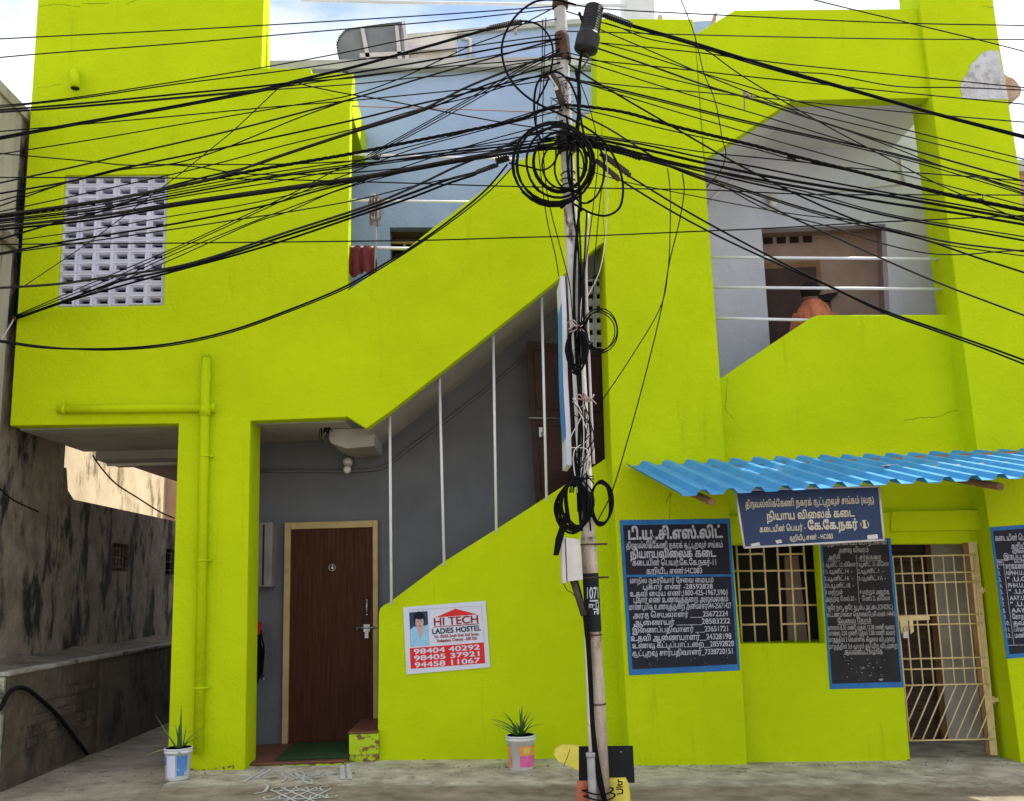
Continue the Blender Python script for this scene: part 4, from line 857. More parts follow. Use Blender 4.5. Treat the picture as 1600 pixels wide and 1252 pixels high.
def bucket(name, px, py_, Y, rbot, rtop, h, label, kind):
    p = G(px, py_); 
    t = (Y)/p.y; p = Vector((P(px, py_, Y).x, Y, gz(P(px, py_, Y).x)+.02))
    T = thing(name, p, label, 'planter')
    part(MB().lathe(p, [(rbot*.9, 0), (rbot, .006), (rtop*.985, h*.86), (rtop*1.06, h*.862), (rtop*1.06, h*.9), (rtop*1.02, h*.905), (rtop*1.02, h*.95), (rtop*1.07, h*.955), (rtop*1.07, h), (rtop*.96, h), (rtop*.95, h*.9)], 32), 'tub', K['bucket'], T)
    part(MB().lathe(p, [(rtop*.955, h*.88), (.002, h*.90)], 24), 'soil', K['soil'], T)
    def label_patch(a0, a1, h0, h1, m, nm, bite=0):
        mb = MB(); n = 14; lo = []; hi = []
        for i in range(n+1):
            a = math.radians(a0+(a1-a0)*i/n); hh0 = h0+(bite*abs(math.sin(i*1.3)) if bite else 0)
            for H_, L_ in ((hh0, lo), (h1, hi)):
                r_ = rbot+(rtop*.985-rbot)*(H_/.86)+.0018; L_.append(p+Vector((math.sin(a)*r_, -math.cos(a)*r_, H_*h)))
        mb.add(lo+hi, [(i, i+1, n+2+i, n+1+i) for i in range(n)], 0, True); return part(mb, nm, m, T)
    return T, p, label_patch
T, p, lp_ = bucket('aloe_planter', 815, 1202, 8.20, .098, .116, .265, 'aloe in a white tub with pink and orange label at the stair wall', 0)
lp_(-80, -52, .10, .72, K['orangel'], 'paper_label'); lp_(-82, -48, .06, .38, K['magenta'], 'paper_label', .06); lp_(-8, 75, .44, .72, K['orangel'], 'paper_label'); lp_(-8, 75, .06, .435, K['magenta'], 'paper_label', .07); lp_(8, 38, .50, .66, K['yellow'], 'paper_label').location = (0, -.0015, 0)
def leaf(mb, base, ang, lean, ln, w, droop, mi=0):
    d = Vector((math.cos(ang), math.sin(ang), 0)); n = 11; ln *= 1.32; w *= 1.12; prev = None; pts = []
    for i in range(n+1):
        t = i/n; out = lean*t+droop*t*t; z = ln*(t-.35*droop*t*t*3); pts.append(base+d*(out*ln)+Vector((0, 0, z)))
    side = Vector((-d.y, d.x, 0)); vs = []; 
    for i, q_ in enumerate(pts):
        t = i/n; ww = w*(1-t)**.75*(.55+.45*min(1, t*4+.4)); th = ww*.35
        tg = (pts[min(i+1, n)]-pts[max(i-1, 0)]).normalized(); nn = side.cross(tg)
        vs += [q_-side*ww+nn*th*.6, q_-nn*th, q_+side*ww+nn*th*.6, q_+nn*th*.2]
    fs = [(4*i+k, 4*i+(k+1) % 4, 4*i+4+(k+1) % 4, 4*i+4+k) for i in range(n) for k in range(4)]
    mb.add(vs, fs, mi, True)
ra_ = random.Random(31)
for ang, le, ln, w, dr in ((3.3, .55, .20, .016, .35), (2.7, .75, .17, .014, .5), (3.6, .9, .13, .013, .3), (.2, .55, .16, .015, .5), (-.4, .25, .20, .016, .1), (-1.3, .3, .17, .016, .15), (1.3, .2, .22, .015, .1), (.7, .35, .19, .015, .2), (5.2, .8, .10, .014, .3), (4.3, .5, .16, .016, .25), (2.2, .45, .22, .015, .3), (0.0, 1.0, .07, .013, .3), (3.05, 1.1, .12, .012, .25), (2.9, .5, .21, .013, .42), (3.5, .4, .23, .014, .3), (2.5, .6, .2, .012, .45), (1.7, .25, .2, .013, .15), (.5, .5, .17, .013, .3), (5.6, .45, .15, .014, .2)):
    mb = MB(); leaf(mb, p+Vector((ra_.uniform(-.02, .02), ra_.uniform(-.02, .02), .235)), ang, le, ln, w, dr); part(mb, 'leaf', K['leaf'], T)
T, p, lp_ = bucket('aloe_planter', 277, 1224, 7.93, .090, .102, .235, 'aloe in a dirty white tub with blue label at the left pillar', 0)
lp_(-40, 5, .10, .80, K['paper'], 'paper_label'); lp_(12, 60, .16, .80, K['bluel'], 'paper_label'); lp_(-75, -42, .50, .74, K['bluel'], 'paper_label')
for ang, le, ln, w, dr, m_ in ((3.0, .75, .22, .014, .0, 0), (1.9, .25, .25, .013, -.05, 0), (.1, .55, .19, .015, .25, 0), (-.3, .9, .14, .015, .35, 0), (-1.4, .15, .17, .015, .05, 0), (2.6, .3, .16, .013, .05, 0), (.8, .1, .15, .013, .05, 0), (3.4, 1.25, .09, .019, 1.1, 1), (5.1, 1.3, .06, .014, 1.3, 1)):
    mb = MB(); leaf(mb, p+Vector((.01+ra_.uniform(-.015, .015), ra_.uniform(-.02, .02), .205)), ang, le, ln, w, dr); part(mb, 'leaf', K['leafdry' if m_ else 'leaf'], T)

# ------------------------------------------------------------------ the pole
def pp(x, y, d=0.0): return P(x, y, PY+d)
ax = [(874.5,-30),(875.5,20),(879,90),(884,200),(891,330),(898,460),(908,640),(919.5,840),(931,1060),(938,1190),(943,1290),(946,1340)]
axis = [pp(x, y) for x, y in ax]
T = thing('utility_pole', pp(944, 1310), 'chipped white and rusty steel utility pole loaded with black cables standing before the house', 'pole')
i0 = 7
mb = MB(); mb.tube(smoothpts(axis[:i0+1], 4), .047, 20); part(mb, 'upper_shaft', K['pole'], T)
mb = MB(); mb.tube(smoothpts(axis[i0:], 4), .052, 20); part(mb, 'lower_shaft', K['polelow'], T)
mb = MB(); mb.tube([pp(875,-8), pp(875.5,9), pp(876,14)], [.052,.062,.055], 18); part(mb, 'top_flange', K['rust'], T)
mb = MB(); mb.tube([pp(877,53), pp(878,60), pp(880.5,88), pp(882,98)], [.050,.056,.056,.050], 18); part(mb, 'rust_collar', K['rust'], T)
mb = MB(); mb.tube([pp(884,203), pp(884.5,210), pp(886,236), pp(886.5,240)], [.05,.075,.072,.05], 18); part(mb, 'strap_mass', K['blk'], T)
for y, dx in ((272, 0), (282, 0), (291, 0)):
    c = pp(887.5, y); mb = MB(); mb.tube([c+Vector((math.cos(t*.4)*.052, math.sin(t*.4)*.052, math.sin(t*.4+y)*.006)) for t in range(17)], .004, 5); part(mb, 'tie_wire', K['cable'], T)
# curved arm bracket
mb = MB(); mb.tube(smoothpts([pp(846,119,-.07), pp(858,117,-.08), pp(868,127,-.085), pp(873,145,-.075), pp(880,165,-.06)], 4), [.012]+[.026]*15+[.02], 10); part(mb, 'curved_arm', K['brownclamp'], T)
mb = MB(); mb.tube([pp(858,118,-.12), pp(872,140,-.115)], .007, 6); mb.tube([pp(869,138,-.13), pp(869,138,-.09)], .016, 10); part(mb, 'arm_strut', K['boxw'], T)
mb = MB(); r7 = random.Random(77)
for k in range(26):
    c0 = pp(880+r7.uniform(-8, 8), 155+r7.uniform(-20, 22), -.07); e = c0+Vector((r7.uniform(-.08, .07), r7.uniform(-.03, .02), r7.uniform(-.06, .06))); mb.tube(smoothpts([c0, c0.lerp(e, .5)+Vector((r7.uniform(-.03, .03), -.02, r7.uniform(-.03, .03))), e], 3), .003, 4)
part(mb, 'frayed_ties', K['brownclamp'], T)
# black number patch
def on_pole(x, y, Y):      # wrap a point on to the front of the shaft
    c = P(925.2+(y-950)*.0523, y, PY); w = (P(x, y, PY).x-c.x)/.0545; w = max(-1.5, min(1.5, w)); return Vector((c.x+math.sin(w)*.0542, c.y-math.cos(w)*.0542, c.z))
mb = MB(); mb.tube([pp(922.4,896), pp(927.2,987)], .0535, 20, cap=False); bp_ = part(mb, 'black_number_band', K['ink'], T)
mb = MB()
def wrap_write(t_, a, b, h, bold):
    vs, fs = glyphs(visual(t_), bold); x0 = min(v.x for v in vs); x1 = max(v.x for v in vs)
    m_ = lambda v: on_pole(a[0]+(v.x-x0)/(x1-x0)*(b[0]-a[0]), a[1]-v.y*h/.72, PY)+Vector((0, -.0015, 0))
    for f in fs:
        q = [vs[k] for k in f]
        for k in range(4): mb.add([m_(q[0].lerp(q[1], k/4)), m_(q[0].lerp(q[1], (k+1)/4)), m_(q[3].lerp(q[2], (k+1)/4)), m_(q[3].lerp(q[2], k/4))], [(0, 1, 2, 3)])
def arc(x0_, x1_, y, w_):
    n = 8; lo = [on_pole(x0_+(x1_-x0_)*i/n, y-w_/2, PY)+Vector((0, -.002, 0)) for i in range(n+1)]; hi = [on_pole(x0_+(x1_-x0_)*i/n, y+w_/2, PY)+Vector((0, -.002, 0)) for i in range(n+1)]
    mb.add(lo+hi, [(i, i+1, n+2+i, n+1+i) for i in range(n)])
arc(920, 935, 938.7, 2.4); arc(925, 936.5, 951.8, 1.8)
wrap_write('1071', (915.5,935.2), (935.5,934.8), 18, .015); wrap_write('m·12', (918.5,949.5), (937,949), 9, .02); wrap_write('r8', (927,960), (936.5,959.5), 8, .02)
part(mb, 'numerals', K['letter'], bp_)
for y, x in ((851, 920), (903, 922), (992, 927), (1100, 933)):
    c = pp(x, y); mb = MB(); mb.tube([c+Vector((math.cos(t*.4)*.056, math.sin(t*.4)*.056, 0)) for t in range(17)], .005, 5)
    if y < 950: mb.tube([c+Vector((.045, 0, 0)), c+Vector((.125, -.01, .0))], .007, 6)
    part(mb, 'clamp_ring', K['rust'], T)
# grey riser pipe and cables strapped to the shaft
mb = MB(); mb.tube([pp(915,965,-.075), pp(920,1100,-.075), pp(923,1183,-.08)], .012, 8); part(mb, 'conduit', K['boxw'], T)
mb = MB(); mb.tube([pp(923,1180,-.085), pp(928,1290,-.09)], .026, 12); mb.tube([pp(922.5,1176,-.085), pp(923,1183,-.085)], .03, 12); part(mb, 'riser_pipe', K['pvcg'], T)
runs = [([(900,905),(908,935),(915,975),(922,1080),(926,1150),(936,1220),(948,1265)], .013), ([(908,300),(899,400),(897,470),(901,560),(906,640),(905,700),(906,800),(909,830)], .011), ([(893,240),(896,330),(903,380),(905,470),(903,560),(909,650),(910,740),(907,830)], .008), ([(918,960),(924,1060),(929,1150),(941,1225),(952,1275)], .010),
        ([(904,330),(908,420),(905,500),(908,600),(911,690),(909,770)], .007), ([(905,20),(913,45),(905,110),(904,180),(903,260),(908,330)], .011), ([(900,110),(906,150),(900,210)], .012), ([(912,420),(903,520),(905,620),(903,720)], .006), ([(917,330),(912,430),(908,520)], .006), ([(893,600),(899,700),(903,800)], .005), ([(885,180),(890,220),(886,240),(893,300)], .008), ([(914,640),(916,740),(923,830)], .006)]
for pts, r in runs: part(MB().tube(smoothpts([pp(x, y, -.068-r) for x, y in pts], 5), r, 7), 'strapped_cable', K['cable'], T)
part(MB().tube(smoothpts([pp(919,330,-.03), pp(916,420,-.05), pp(919,520,-.05), pp(924,640,-.05), pp(928,725,-.05)], 5), .009, 7), 'lit_side_strip', K['boxw'], T)  # pale tube added to imitate the lit right side of the shaft
# fibre joint enclosure: ribbed dome
E_ = thing('splice_closure', pp(916, 90, -.05), 'large black ribbed dome shaped cable joint hanging at the pole top', 'cable joint')
a, b = pp(930, 6, -.06), pp(914, 84, -.06); prof = []; n = 60
pts, rad = [], []
for i in range(n+1):
    t = i/n; pts.append(a.lerp(b, t)); 
    if t < .08: rad.append(.005+.058*math.sin(t/.08*math.pi/2))
    elif t < .60: rad.append(.060+.016*(t-.08)+(.009 if i % 3 else -.006))
    elif t < .66: rad.append(.075+(t-.6)*.25)
    elif t < .93: rad.append(.088)
    else: rad.append(.088-(t-.93)*.55)
part(MB().tube(pts, rad, 24), 'dome', K['blk'], E_)
mb = MB(); c = b+Vector((0, -.01, .005)); mb.tube([c, c+Vector((.03, -.01, -.05)), c+Vector((-.03, 0, -.13))], .008, 6); part(mb, 'cable_port', K['cableg'], E_)
# tension clamps
def clamp(a, b, da, db, rad, m, label, teeth=12):
    p, q_ = pp(a[0], a[1], da), pp(b[0], b[1], db); o = thing('tension_clamp', (p+q_)/2, label, 'cable clamp', 'cable clamps around the pole head')
    n = teeth*2; mb = MB(); mb.tube([p.lerp(q_, i/n) for i in range(n+1)], [rad*(1.25 if i % 2 else .9) for i in range(n+1)], 8, 0, False); part(mb, 'ribbed_body', m, o)
    d = (q_-p).normalized(); s_ = Vector((0, -1, 0)).cross(d).normalized()
    mb = MB(); mb.tube([p.lerp(q_, .1)+s_*rad, p.lerp(q_, .9)+s_*rad*1.1], rad*.5, 6); part(mb, 'keeper_bar', m, o); return o
clamp((760,46),(815,34),0,0,.017,K['brownclamp'],'ribbed brown clamp on the thick cable high left of the pole top', 16)
clamp((942,23),(988,40),-.03,-.03,.020,K['blk'],'ribbed black clamp running right from the ribbed dome joint', 14)
clamp((742,271),(778,258),-.02,-.02,.014,K['blk'],'toothed clamp left of the cable coils, lower of the left pair', 9)
clamp((775,252),(795,246),0,0,.026,K['blk'],'stubby black clamp just left of the big cable coils', 5)
clamp((956,231),(1002,247),-.03,-.03,.022,K['brownclamp'],'thick brown clamp right of the coils lying nearly level', 10)
clamp((938,240),(985,275),-.06,-.05,.017,K['brownclamp'],'long brown toothed clamp sloping down right of the coils', 12)
clamp((930,250),(968,282),-.08,-.07,.015,K['brownclamp'],'short brown clamp under the sloping toothed clamp', 6)
T2 = thing('clamp_hanger', pp(806, 52), 'small metal hanger under the brown clamp high left of the pole', 'hanger'); part(MB().tube([pp(805,40), pp(806,54)], .010, 8), 'stem', K['boxw'], T2)

# ------------------------------------------------------------------ cables
ORD = ['first','second','third','fourth','fifth','sixth','seventh','eighth','ninth','tenth','eleventh','twelfth','thirteenth','fourteenth','fifteenth','sixteenth','seventeenth','eighteenth','nineteenth','twentieth','twenty-first','twenty-second','twenty-third','twenty-fourth','twenty-fifth','twenty-sixth','twenty-seventh','twenty-eighth','twenty-ninth','thirtieth','thirty-first','thirty-second','thirty-third','thirty-fourth','thirty-fifth']
tn, md_, tk = .0046, .0068, .0106
LEFT = [
 (tn,[(0,61),(58,58),(280,47),(500,34.5),(700,22),(866,10)]), (tn,[(0,90),(55,85),(280,68),(500,49),(700,32),(866,14)]),
 (tn,[(0,165),(47,161),(116,152.7),(270,128.5),(408,106),(534,83),(646,60),(800,40),(870,30)]), (tn,[(0,168),(116,155),(280,131),(452,109.7),(560,94),(680,80),(820,61),(876,54)]),
 (md_,[(0,172),(104,164),(280,147),(433,132),(560,113),(709,88),(820,68),(878,60)]), (tn,[(0,175),(104,167.5),(280,152),(433,137),(560,119),(700,104),(820,94.5),(878,88)]),
 (tn,[(0,176),(104,169),(280,154),(433,140),(560,131),(655,121),(716,117),(820,98),(880,92)]),
 (tk,[(0,215),(104,196),(280,165),(433,135),(461,127),(560,103),(660,75),(762,46)]), (tn,[(0,218),(104,198.5),(280,167.5),(433,138),(470,129),(560,121),(700,100),(880,66)]),
 (tn,[(0,205.6),(100,197),(280,181),(430,167),(546,157.6),(707,142),(820,131),(880,120)]), (tn,[(0,241),(140,219),(280,195),(450,166),(548,149),(617,126),(743,69),(784,54),(870,10)]),
 (md_,[(0,286),(120,260),(204,240),(280,223),(366,203),(538,158),(663,121),(820,76),(876,60)]), (tn,[(0,240),(146,253),(194,258),(270,257),(420,257),(546,252),(650,240),(880,215)]),
 (md_,[(0,302.6),(122,281),(217,258),(280,245),(366,227.6),(560,186),(645,165),(693,154),(760,138),(820,123),(848,119)]),
 (tn,[(0,314),(100,287),(160,270),(217,258.5),(300,260),(373,271),(460,273),(546,270),(700,255),(885,224)]), (tn,[(0,322),(110,284),(180,267),(270,256),(340,236),(385,218),(470,183),(540,158)]),
 (tk*.85,[(0,336),(100,322),(200,307),(280,290),(340,277),(433,245),(560,203),(662,170),(728,137),(820,101),(880,82)]),
 (tn,[(0,331),(140,301),(280,270),(346,254),(450,226),(560,200),(640,175),(741,150),(820,125),(880,106)]),
 (.0125,[(0,338),(140,318),(270,293),(390,268),(470,254),(540,242),(655,219),(780,194),(820,184),(850,172),(882,166)]),
 (tn,[(0,341),(150,321),(280,296),(400,274),(550,252),(660,240),(740,228),(820,213),(880,205)]), (tn,[(0,343.5),(150,325),(280,300),(420,276),(550,257),(655,247),(740,236),(820,222),(880,212)]),
 (md_,[(0,346),(150,328),(280,304),(430,277),(550,260),(640,247),(720,236),(820,226),(880,218)]), (tn,[(0,349),(150,332),(280,308),(420,286),(550,263),(700,243),(820,230),(880,222)]),
 (tk,[(0,354),(150,338),(280,317),(462,291),(560,277),(640,263),(731,246),(820,231),(880,224)]), (tk*.8,[(0,359),(150,343),(280,321),(462,295),(560,281),(640,267),(731,250),(820,236),(880,229)]),
 (md_,[(0,374),(87,348.6),(153,332),(212,311),(255,294),(320,277),(400,258),(433,246.5),(560,205),(662,173),(760,133),(875,98)]),
 (md_,[(0,396),(94,379),(280,348.6),(420,320),(490,300),(546,286),(600,274),(720,252),(820,237),(880,232)]), (tn,[(0,398),(31,393),(150,376),(280,357),(370,343.5),(453,331),(560,312),(659,288),(742,272)]),
 (tk*.85,[(0,450),(89,444),(189,430),(280,416),(363,392),(436,367),(560,327),(601,312),(662,285),(712,261),(766,239),(820,214),(880,192)]),
 (md_,[(0,534),(64,543),(143,545.5),(212,543),(280,535),(363,516),(450,485),(540,447.5),(588,420),(636,391),(699,347),(760,296),(793,257)]), (tn,[(0,532),(64,541),(143,547),(212,545.5),(280,538),(363,519),(450,488),(540,451),(598,418),(699,351),(768,296),(800,262)]),
]
RIGHT = [
 (tn,[(880,5),(935,13),(1131,24),(1400,36),(1600,40)]), (tn,[(885,49),(1180,57),(1400,61),(1600,62)]),
 (tk,[(988,40),(1083,67),(1180,97),(1313,135),(1400,160),(1456,176),(1600,213)]), (md_,[(988,42),(1083,70.5),(1180,101),(1313,137.5),(1400,162),(1456,178),(1600,216)]),
 (tn,[(945,36),(968,43),(1006,59),(1085,74),(1175,93),(1400,117),(1600,137)]), (tn,[(925,66),(1040,77),(1146,90),(1242,112),(1294,116),(1400,135),(1500,137),(1600,141)]),
 (tn,[(925,64),(1000,84),(1089,112),(1160,133),(1248,159),(1400,199),(1600,249)]), (tn,[(925,41),(1008,76),(1087,111),(1160,141),(1230,169),(1267,185.5),(1317,202),(1400,232),(1450,252),(1526,277),(1600,302)]),
 (md_,[(932,75),(1020,104.5),(1104,134),(1180,157),(1267,185.5),(1400,227),(1600,283.5)]), (tn,[(885,91),(920,94),(1010,102.6),(1089,111),(1180,121),(1294,133),(1400,144),(1600,163)]),
 (tn,[(885,82),(920,91),(1000,112),(1083,132),(1175,154),(1256,175),(1400,209.5),(1600,259)]), (tn,[(885,88),(920,99),(1043,138),(1180,178),(1352,230),(1400,243),(1600,291)]),
 (tn,[(885,124),(920,128),(1054,141),(1150,149),(1262,160),(1400,174),(1600,191)]), (md_,[(885,121),(920,129),(1012,151),(1160,188),(1332,226),(1400,241),(1500,268),(1600,298)]),
 (tn,[(885,124),(920,132),(1012,154),(1160,191),(1300,222),(1400,246),(1460,262),(1600,304)]), (tn,[(885,120),(920,132),(968,148),(1160,205),(1313,248),(1400,270),(1600,321)]),
 (md_,[(888,100),(920,121),(1044,194),(1157,259),(1256,309),(1340,345),(1400,362),(1455,378),(1519,400),(1600,426)]), (tn,[(885,18),(985,48),(1083,68),(1160,119),(1279,190),(1400,254),(1464,287),(1600,346)]),
 (.0125,[(882,164),(925,168),(977,176),(1054,197.5),(1180,228),(1237,243),(1317,263),(1400,284),(1478,303),(1600,328)]), (tn,[(884,168),(920,173.5),(1000,193),(1083,212),(1180,233),(1237,249),(1330,268),(1478,306),(1600,331)]),
 (md_,[(884,166),(905,178),(949,200),(1043,258),(1104,283),(1160,303),(1242,342),(1325,380),(1400,414),(1476,446),(1600,493)]),
 (tn,[(884,207),(920,210),(1000,222),(1100,238),(1180,246),(1256,253.6),(1325,262),(1400,268),(1500,275),(1600,283)]), (md_,[(884,209),(920,213),(1000,225),(1100,247),(1160,257),(1279,281),(1380,300),(1503,321),(1600,340)]),
 (tk,[(886,212),(920,216),(1000,232),(1100,255),(1160,268),(1280,290),(1380,305),(1500,326),(1600,344)]), (tk*.9,[(886,216),(920,220),(1000,240),(1043,252),(1160,276),(1280,298),(1380,316),(1500,334),(1600,351)]),
 (md_,[(886,222),(920,225),(1043,255),(1160,283),(1260,305),(1380,336),(1500,358),(1600,376)]), (tn,[(886,220),(920,223),(1043,251),(1160,279),(1260,300),(1380,333),(1500,354),(1600,370)]),
 (md_,[(886,225),(920,228),(1043,258),(1100,276),(1160,295),(1265,328),(1332,345),(1400,360),(1480,378),(1600,393)]), (tn,[(886,227),(920,230),(1043,260),(1100,279),(1160,298),(1265,331),(1332,349),(1400,364),(1480,383),(1540,392),(1600,400)]),
 (tn,[(1110,279),(1200,328),(1292,353),(1380,381),(1450,396),(1503,398),(1552,394),(1600,391)]),
 (md_,[(984,276),(1054,319),(1108,350),(1217,408),(1313,455),(1380,485),(1460,513),(1540,541),(1600,563)]), (md_,[(970,282),(1043,326.6),(1106,361),(1180,396.5),(1267,435),(1306,452.5),(1380,488),(1460,516.5),(1540,545.5),(1600,569)]),
]
def cable(name, pts, deps, r, m, label, cat='cable', group=None, n=6, sub=6, ext=None):
    w = [P(x, y, d) for (x, y), d in zip(pts, deps)]
    w = smoothpts(w, sub)
    if ext in ('L', 'LR'): d = (w[0]-w[2]).normalized(); w = [w[0]+d*k+Vector((0, 0, .012*k*k)) for k in (5, 3.4, 2, 1)]+w
    if ext in ('R', 'LR'): d = (w[-1]-w[-3]).normalized(); w = w+[w[-1]+d*k+Vector((0, 0, .012*k*k)) for k in (1, 2, 3.4, 5)]
    mb = MB()
    if r > .012:      # heavy cable made of twisted strands
        for q in range(3):
            ww = []; L_ = 0
            for i in range(len(w)):
                if i: L_ += (w[i]-w[i-1]).length
                t = (w[min(i+1, len(w)-1)]-w[max(i-1, 0)]).normalized(); a_ = Vector((0, -1, 0)); b_ = t.cross(a_).normalized(); an = L_*38+q*2.094
                ww.append((w[i], a_, b_, an))
            fine_ = []
            for (p0, a_, b_, an0), (p1, _, _, an1) in zip(ww[:-1], ww[1:]):
                m_ = max(1, min(14, int((an1-an0)/.9)))
                for k in range(m_):
                    an = an0+(an1-an0)*k/m_; fine_.append(p0.lerp(p1, k/m_)+(a_*math.cos(an)+b_*math.sin(an))*r*.52)
            mb.tube(fine_, r*.56, 5)
    else: mb.tube(w, r, n)
    return tag(mb.build(name, m), label, cat, group)
rc = random.Random(42)
lo_ = sorted(range(len(LEFT)), key=lambda i: LEFT[i][1][0][1])
def thick(r): return 'thin black' if r <= .0050 else ('black' if r < .0080 else 'thick black')
for rank, i in enumerate(lo_):
    r, pts = LEFT[i]; e = rc.uniform(-.45, .35); x0_, x1_ = pts[0][0], pts[-1][0]; o = rc.uniform(-.05, .05)
    deps = [PY-.06+o*.5+(e+o)*((x1_-x)/(x1_-x0_)) for x, y in pts]
    cable('overhead_cable', pts, deps, r, K['cable' if rc.random() < .8 else 'cabled'], '%s overhead cable, %s from the top where the cables meet the photo\'s left edge' % (thick(r), ORD[rank]), 'cable', 'overhead cables left of the pole', 6 if r < .009 else 8, 6, 'L')
lo_ = sorted(range(len(RIGHT)), key=lambda i: RIGHT[i][1][-1][1])
for rank, i in enumerate(lo_):
    r, pts = RIGHT[i]; e = rc.uniform(-.45, .15); x0_, x1_ = pts[0][0], pts[-1][0]; o = rc.uniform(-.05, .05)
    deps = [PY-.06+o*.5+(e+o)*((x-x0_)/(x1_-x0_)) for x, y in pts]
    cable('overhead_cable', pts, deps, r, K['cable' if rc.random() < .75 else 'cabled'], '%s overhead cable, %s from the top where the cables meet the photo\'s right edge' % (thick(r), ORD[rank]), 'cable', 'overhead cables right of the pole', 6 if r < .009 else 8, 6, 'R')
# wires that end on the left wall
WALLW = [(tn,[(23,494),(163,434),(270,389),(370,343),(461,300),(546,257),(753,200),(880,160)],'upper of the thin wires fanning from the anchor below the jali window'), (tn,[(23,495.5),(163,440),(270,393),(400,333),(470,301),(544,272),(640,235),(753,204),(880,172)],'second of the thin wires fanning from the anchor below the jali window'),
 (tn,[(23,497),(163,446),(270,398),(410,341),(520,300),(640,258),(740,226),(880,188)],'third of the thin wires fanning from the anchor below the jali window'), (tn,[(23,498),(150,455),(270,405),(400,347),(450,331),(522,300),(660,262),(880,214)],'lowest of the thin wires fanning from the anchor below the jali window'),
 (tk*.9,[(24,498),(102,470),(179,442),(280,419),(363,396),(436,372),(560,332),(640,303),(700,281),(743,270)],'upper thick cable from the wall anchor below the jali window to the left clamp'), (tk*.8,[(24,499),(102,472),(280,422),(363,400),(450,374),(560,337),(640,310),(700,287),(743,273)],'lower thick cable from the wall anchor below the jali window to the left clamp')]
for r, pts, lb in WALLW:
    deps = [A-.03+(PY-.05-A+.03)*((x-pts[0][0])/(pts[-1][0]-pts[0][0])) for x, y in pts]
    cable('service_cable', pts, deps, r, K['cable'], lb, 'cable', 'service cables tied to the green wall')
T = thing('wall_anchor', P(24, 497, A-.03), 'small wire anchor knot on the left corner of the green wall', 'anchor')
mb = MB(); mb.tube([P(23,497,A+.02), P(23,497,A-.06)], .014, 8); mb.tube([P(23,497,A-.03)+Vector((math.cos(t*.5)*.02, 0, math.sin(t*.5)*.02)) for t in range(14)], .005, 5); part(mb, 'hook', K['rust'], T)
mb = MB(); mb.tube(smoothpts([P(22,498,A-.04), P(14,512,A-.05), P(0,535,A-.1), P(-20,580,A-.2)], 4), .006, 6); part(mb, 'hanging_tail', K['boxw'], T)
# lines that cross the whole picture or stand alone
cable('crossing_wire', [(0,277.5),(270,278.5),(442,281),(540,283.5),(659,287),(780,291),(984,295),(1102,297),(1268,304),(1420,304.5),(1600,305)], [PY-.2]*11, tn, K['cable'], 'thin wire running almost level across the whole photo at coil height', ext='LR')
cable('crossing_wire', [(0,382),(280,380),(560,377),(662,375.7),(820,371),(920,368.7),(1106,361),(1180,358),(1379,347),(1600,337)], [PY-.3]*10, tn, K['cable'], 'thin wire crossing the whole photo below the coils and rising to the right', ext='LR')
cable('diagonal_wire', [(38,447),(140,378),(212,324),(280,273),(327,235),(366,203),(437,136)], [A-.04,A-.5,7.4,7.1,6.9,6.7,6.5], tn*.9, K['cable'], 'single thin wire climbing steeply past the jali window')
cable('diagonal_wire', [(461,128),(480,134),(546,147.5),(588,154),(670,170),(776,190),(880,206)], [PY-.05]*7, tn, K['cable'], 'thin wire sloping down to the pole across the blue wall')
for k, (dy, lb) in enumerate(((0, 'upper'), (3.5, 'middle'), (8, 'lower'))):
    cable('diagonal_wire', [(574+k*5,243),(697,174+dy),(757,140+dy),(820,103+dy),(875,76+dy)], [6.9,6.75,6.65,6.55,PY-.05], tn*.9, K['cable'], lb+' of the three parallel wires rising steeply over the blue wall', group='three parallel rising wires')
cable('short_wire', [(31,375),(150,358),(280,336),(381,320),(457,304),(544,284),(640,268),(740,250),(880,230)], [A-.05,8,7.7,7.4,7.2,7.0,6.8,6.6,PY-.05], tn, K['cable'], 'thin wire from the green wall beside the jali window to the coils')
cable('short_wire', [(905,262),(972,283),(1043,298),(1160,321),(1250,336),(1340,345)], [PY-.06]*3+[6.4,6.35,6.3], tn*.8, K['cable'], 'thin wire leaving the coils and joining the bundle at the right opening')
cable('high_wire', [(1100,-50),(1180,-25),(1272,0),(1420,36),(1540,65),(1600,80.5)], [6.4,6.35,6.3,6.3,6.3,6.3], tn, K['cable'], 'thin wire entering from the top edge above the right parapet', ext='LR')
cable('washing_line', [(549,166),(700,170.5),(868,176),(921,177)], [A+.1,A+.15,A+.18,A+.18], .006, K['rope'], 'faded pink washing line stretched across the upper opening', 'washing line')
cable('drop_wire', [(1043,263),(1047,296),(1047,363),(1044,420),(1034,475),(985,560),(938,630)], [PY-.06]*7, tn*.8, K['cable'], 'hanging wire that leaves the bundle and swings back to the pole above the banner foot')
cable('drop_wire', [(1066,271),(1069,296),(1062,344),(1046,410),(1035,475),(1010,580),(980,690),(954,774),(935,812)], [PY-.07]*9, tn*.9, K['cable'], 'hanging wire running down right of the pole to the lowest coil')
cable('drop_wire', [(1055,-20),(1064,0),(1083,48),(1091,77),(1100,115),(1117,157),(1129,219),(1134,238),(1129,261),(1104,293)], [6.35]*10, tn*.8, K['cable'], 'thin wire arching down from the top edge beside the right parapet')
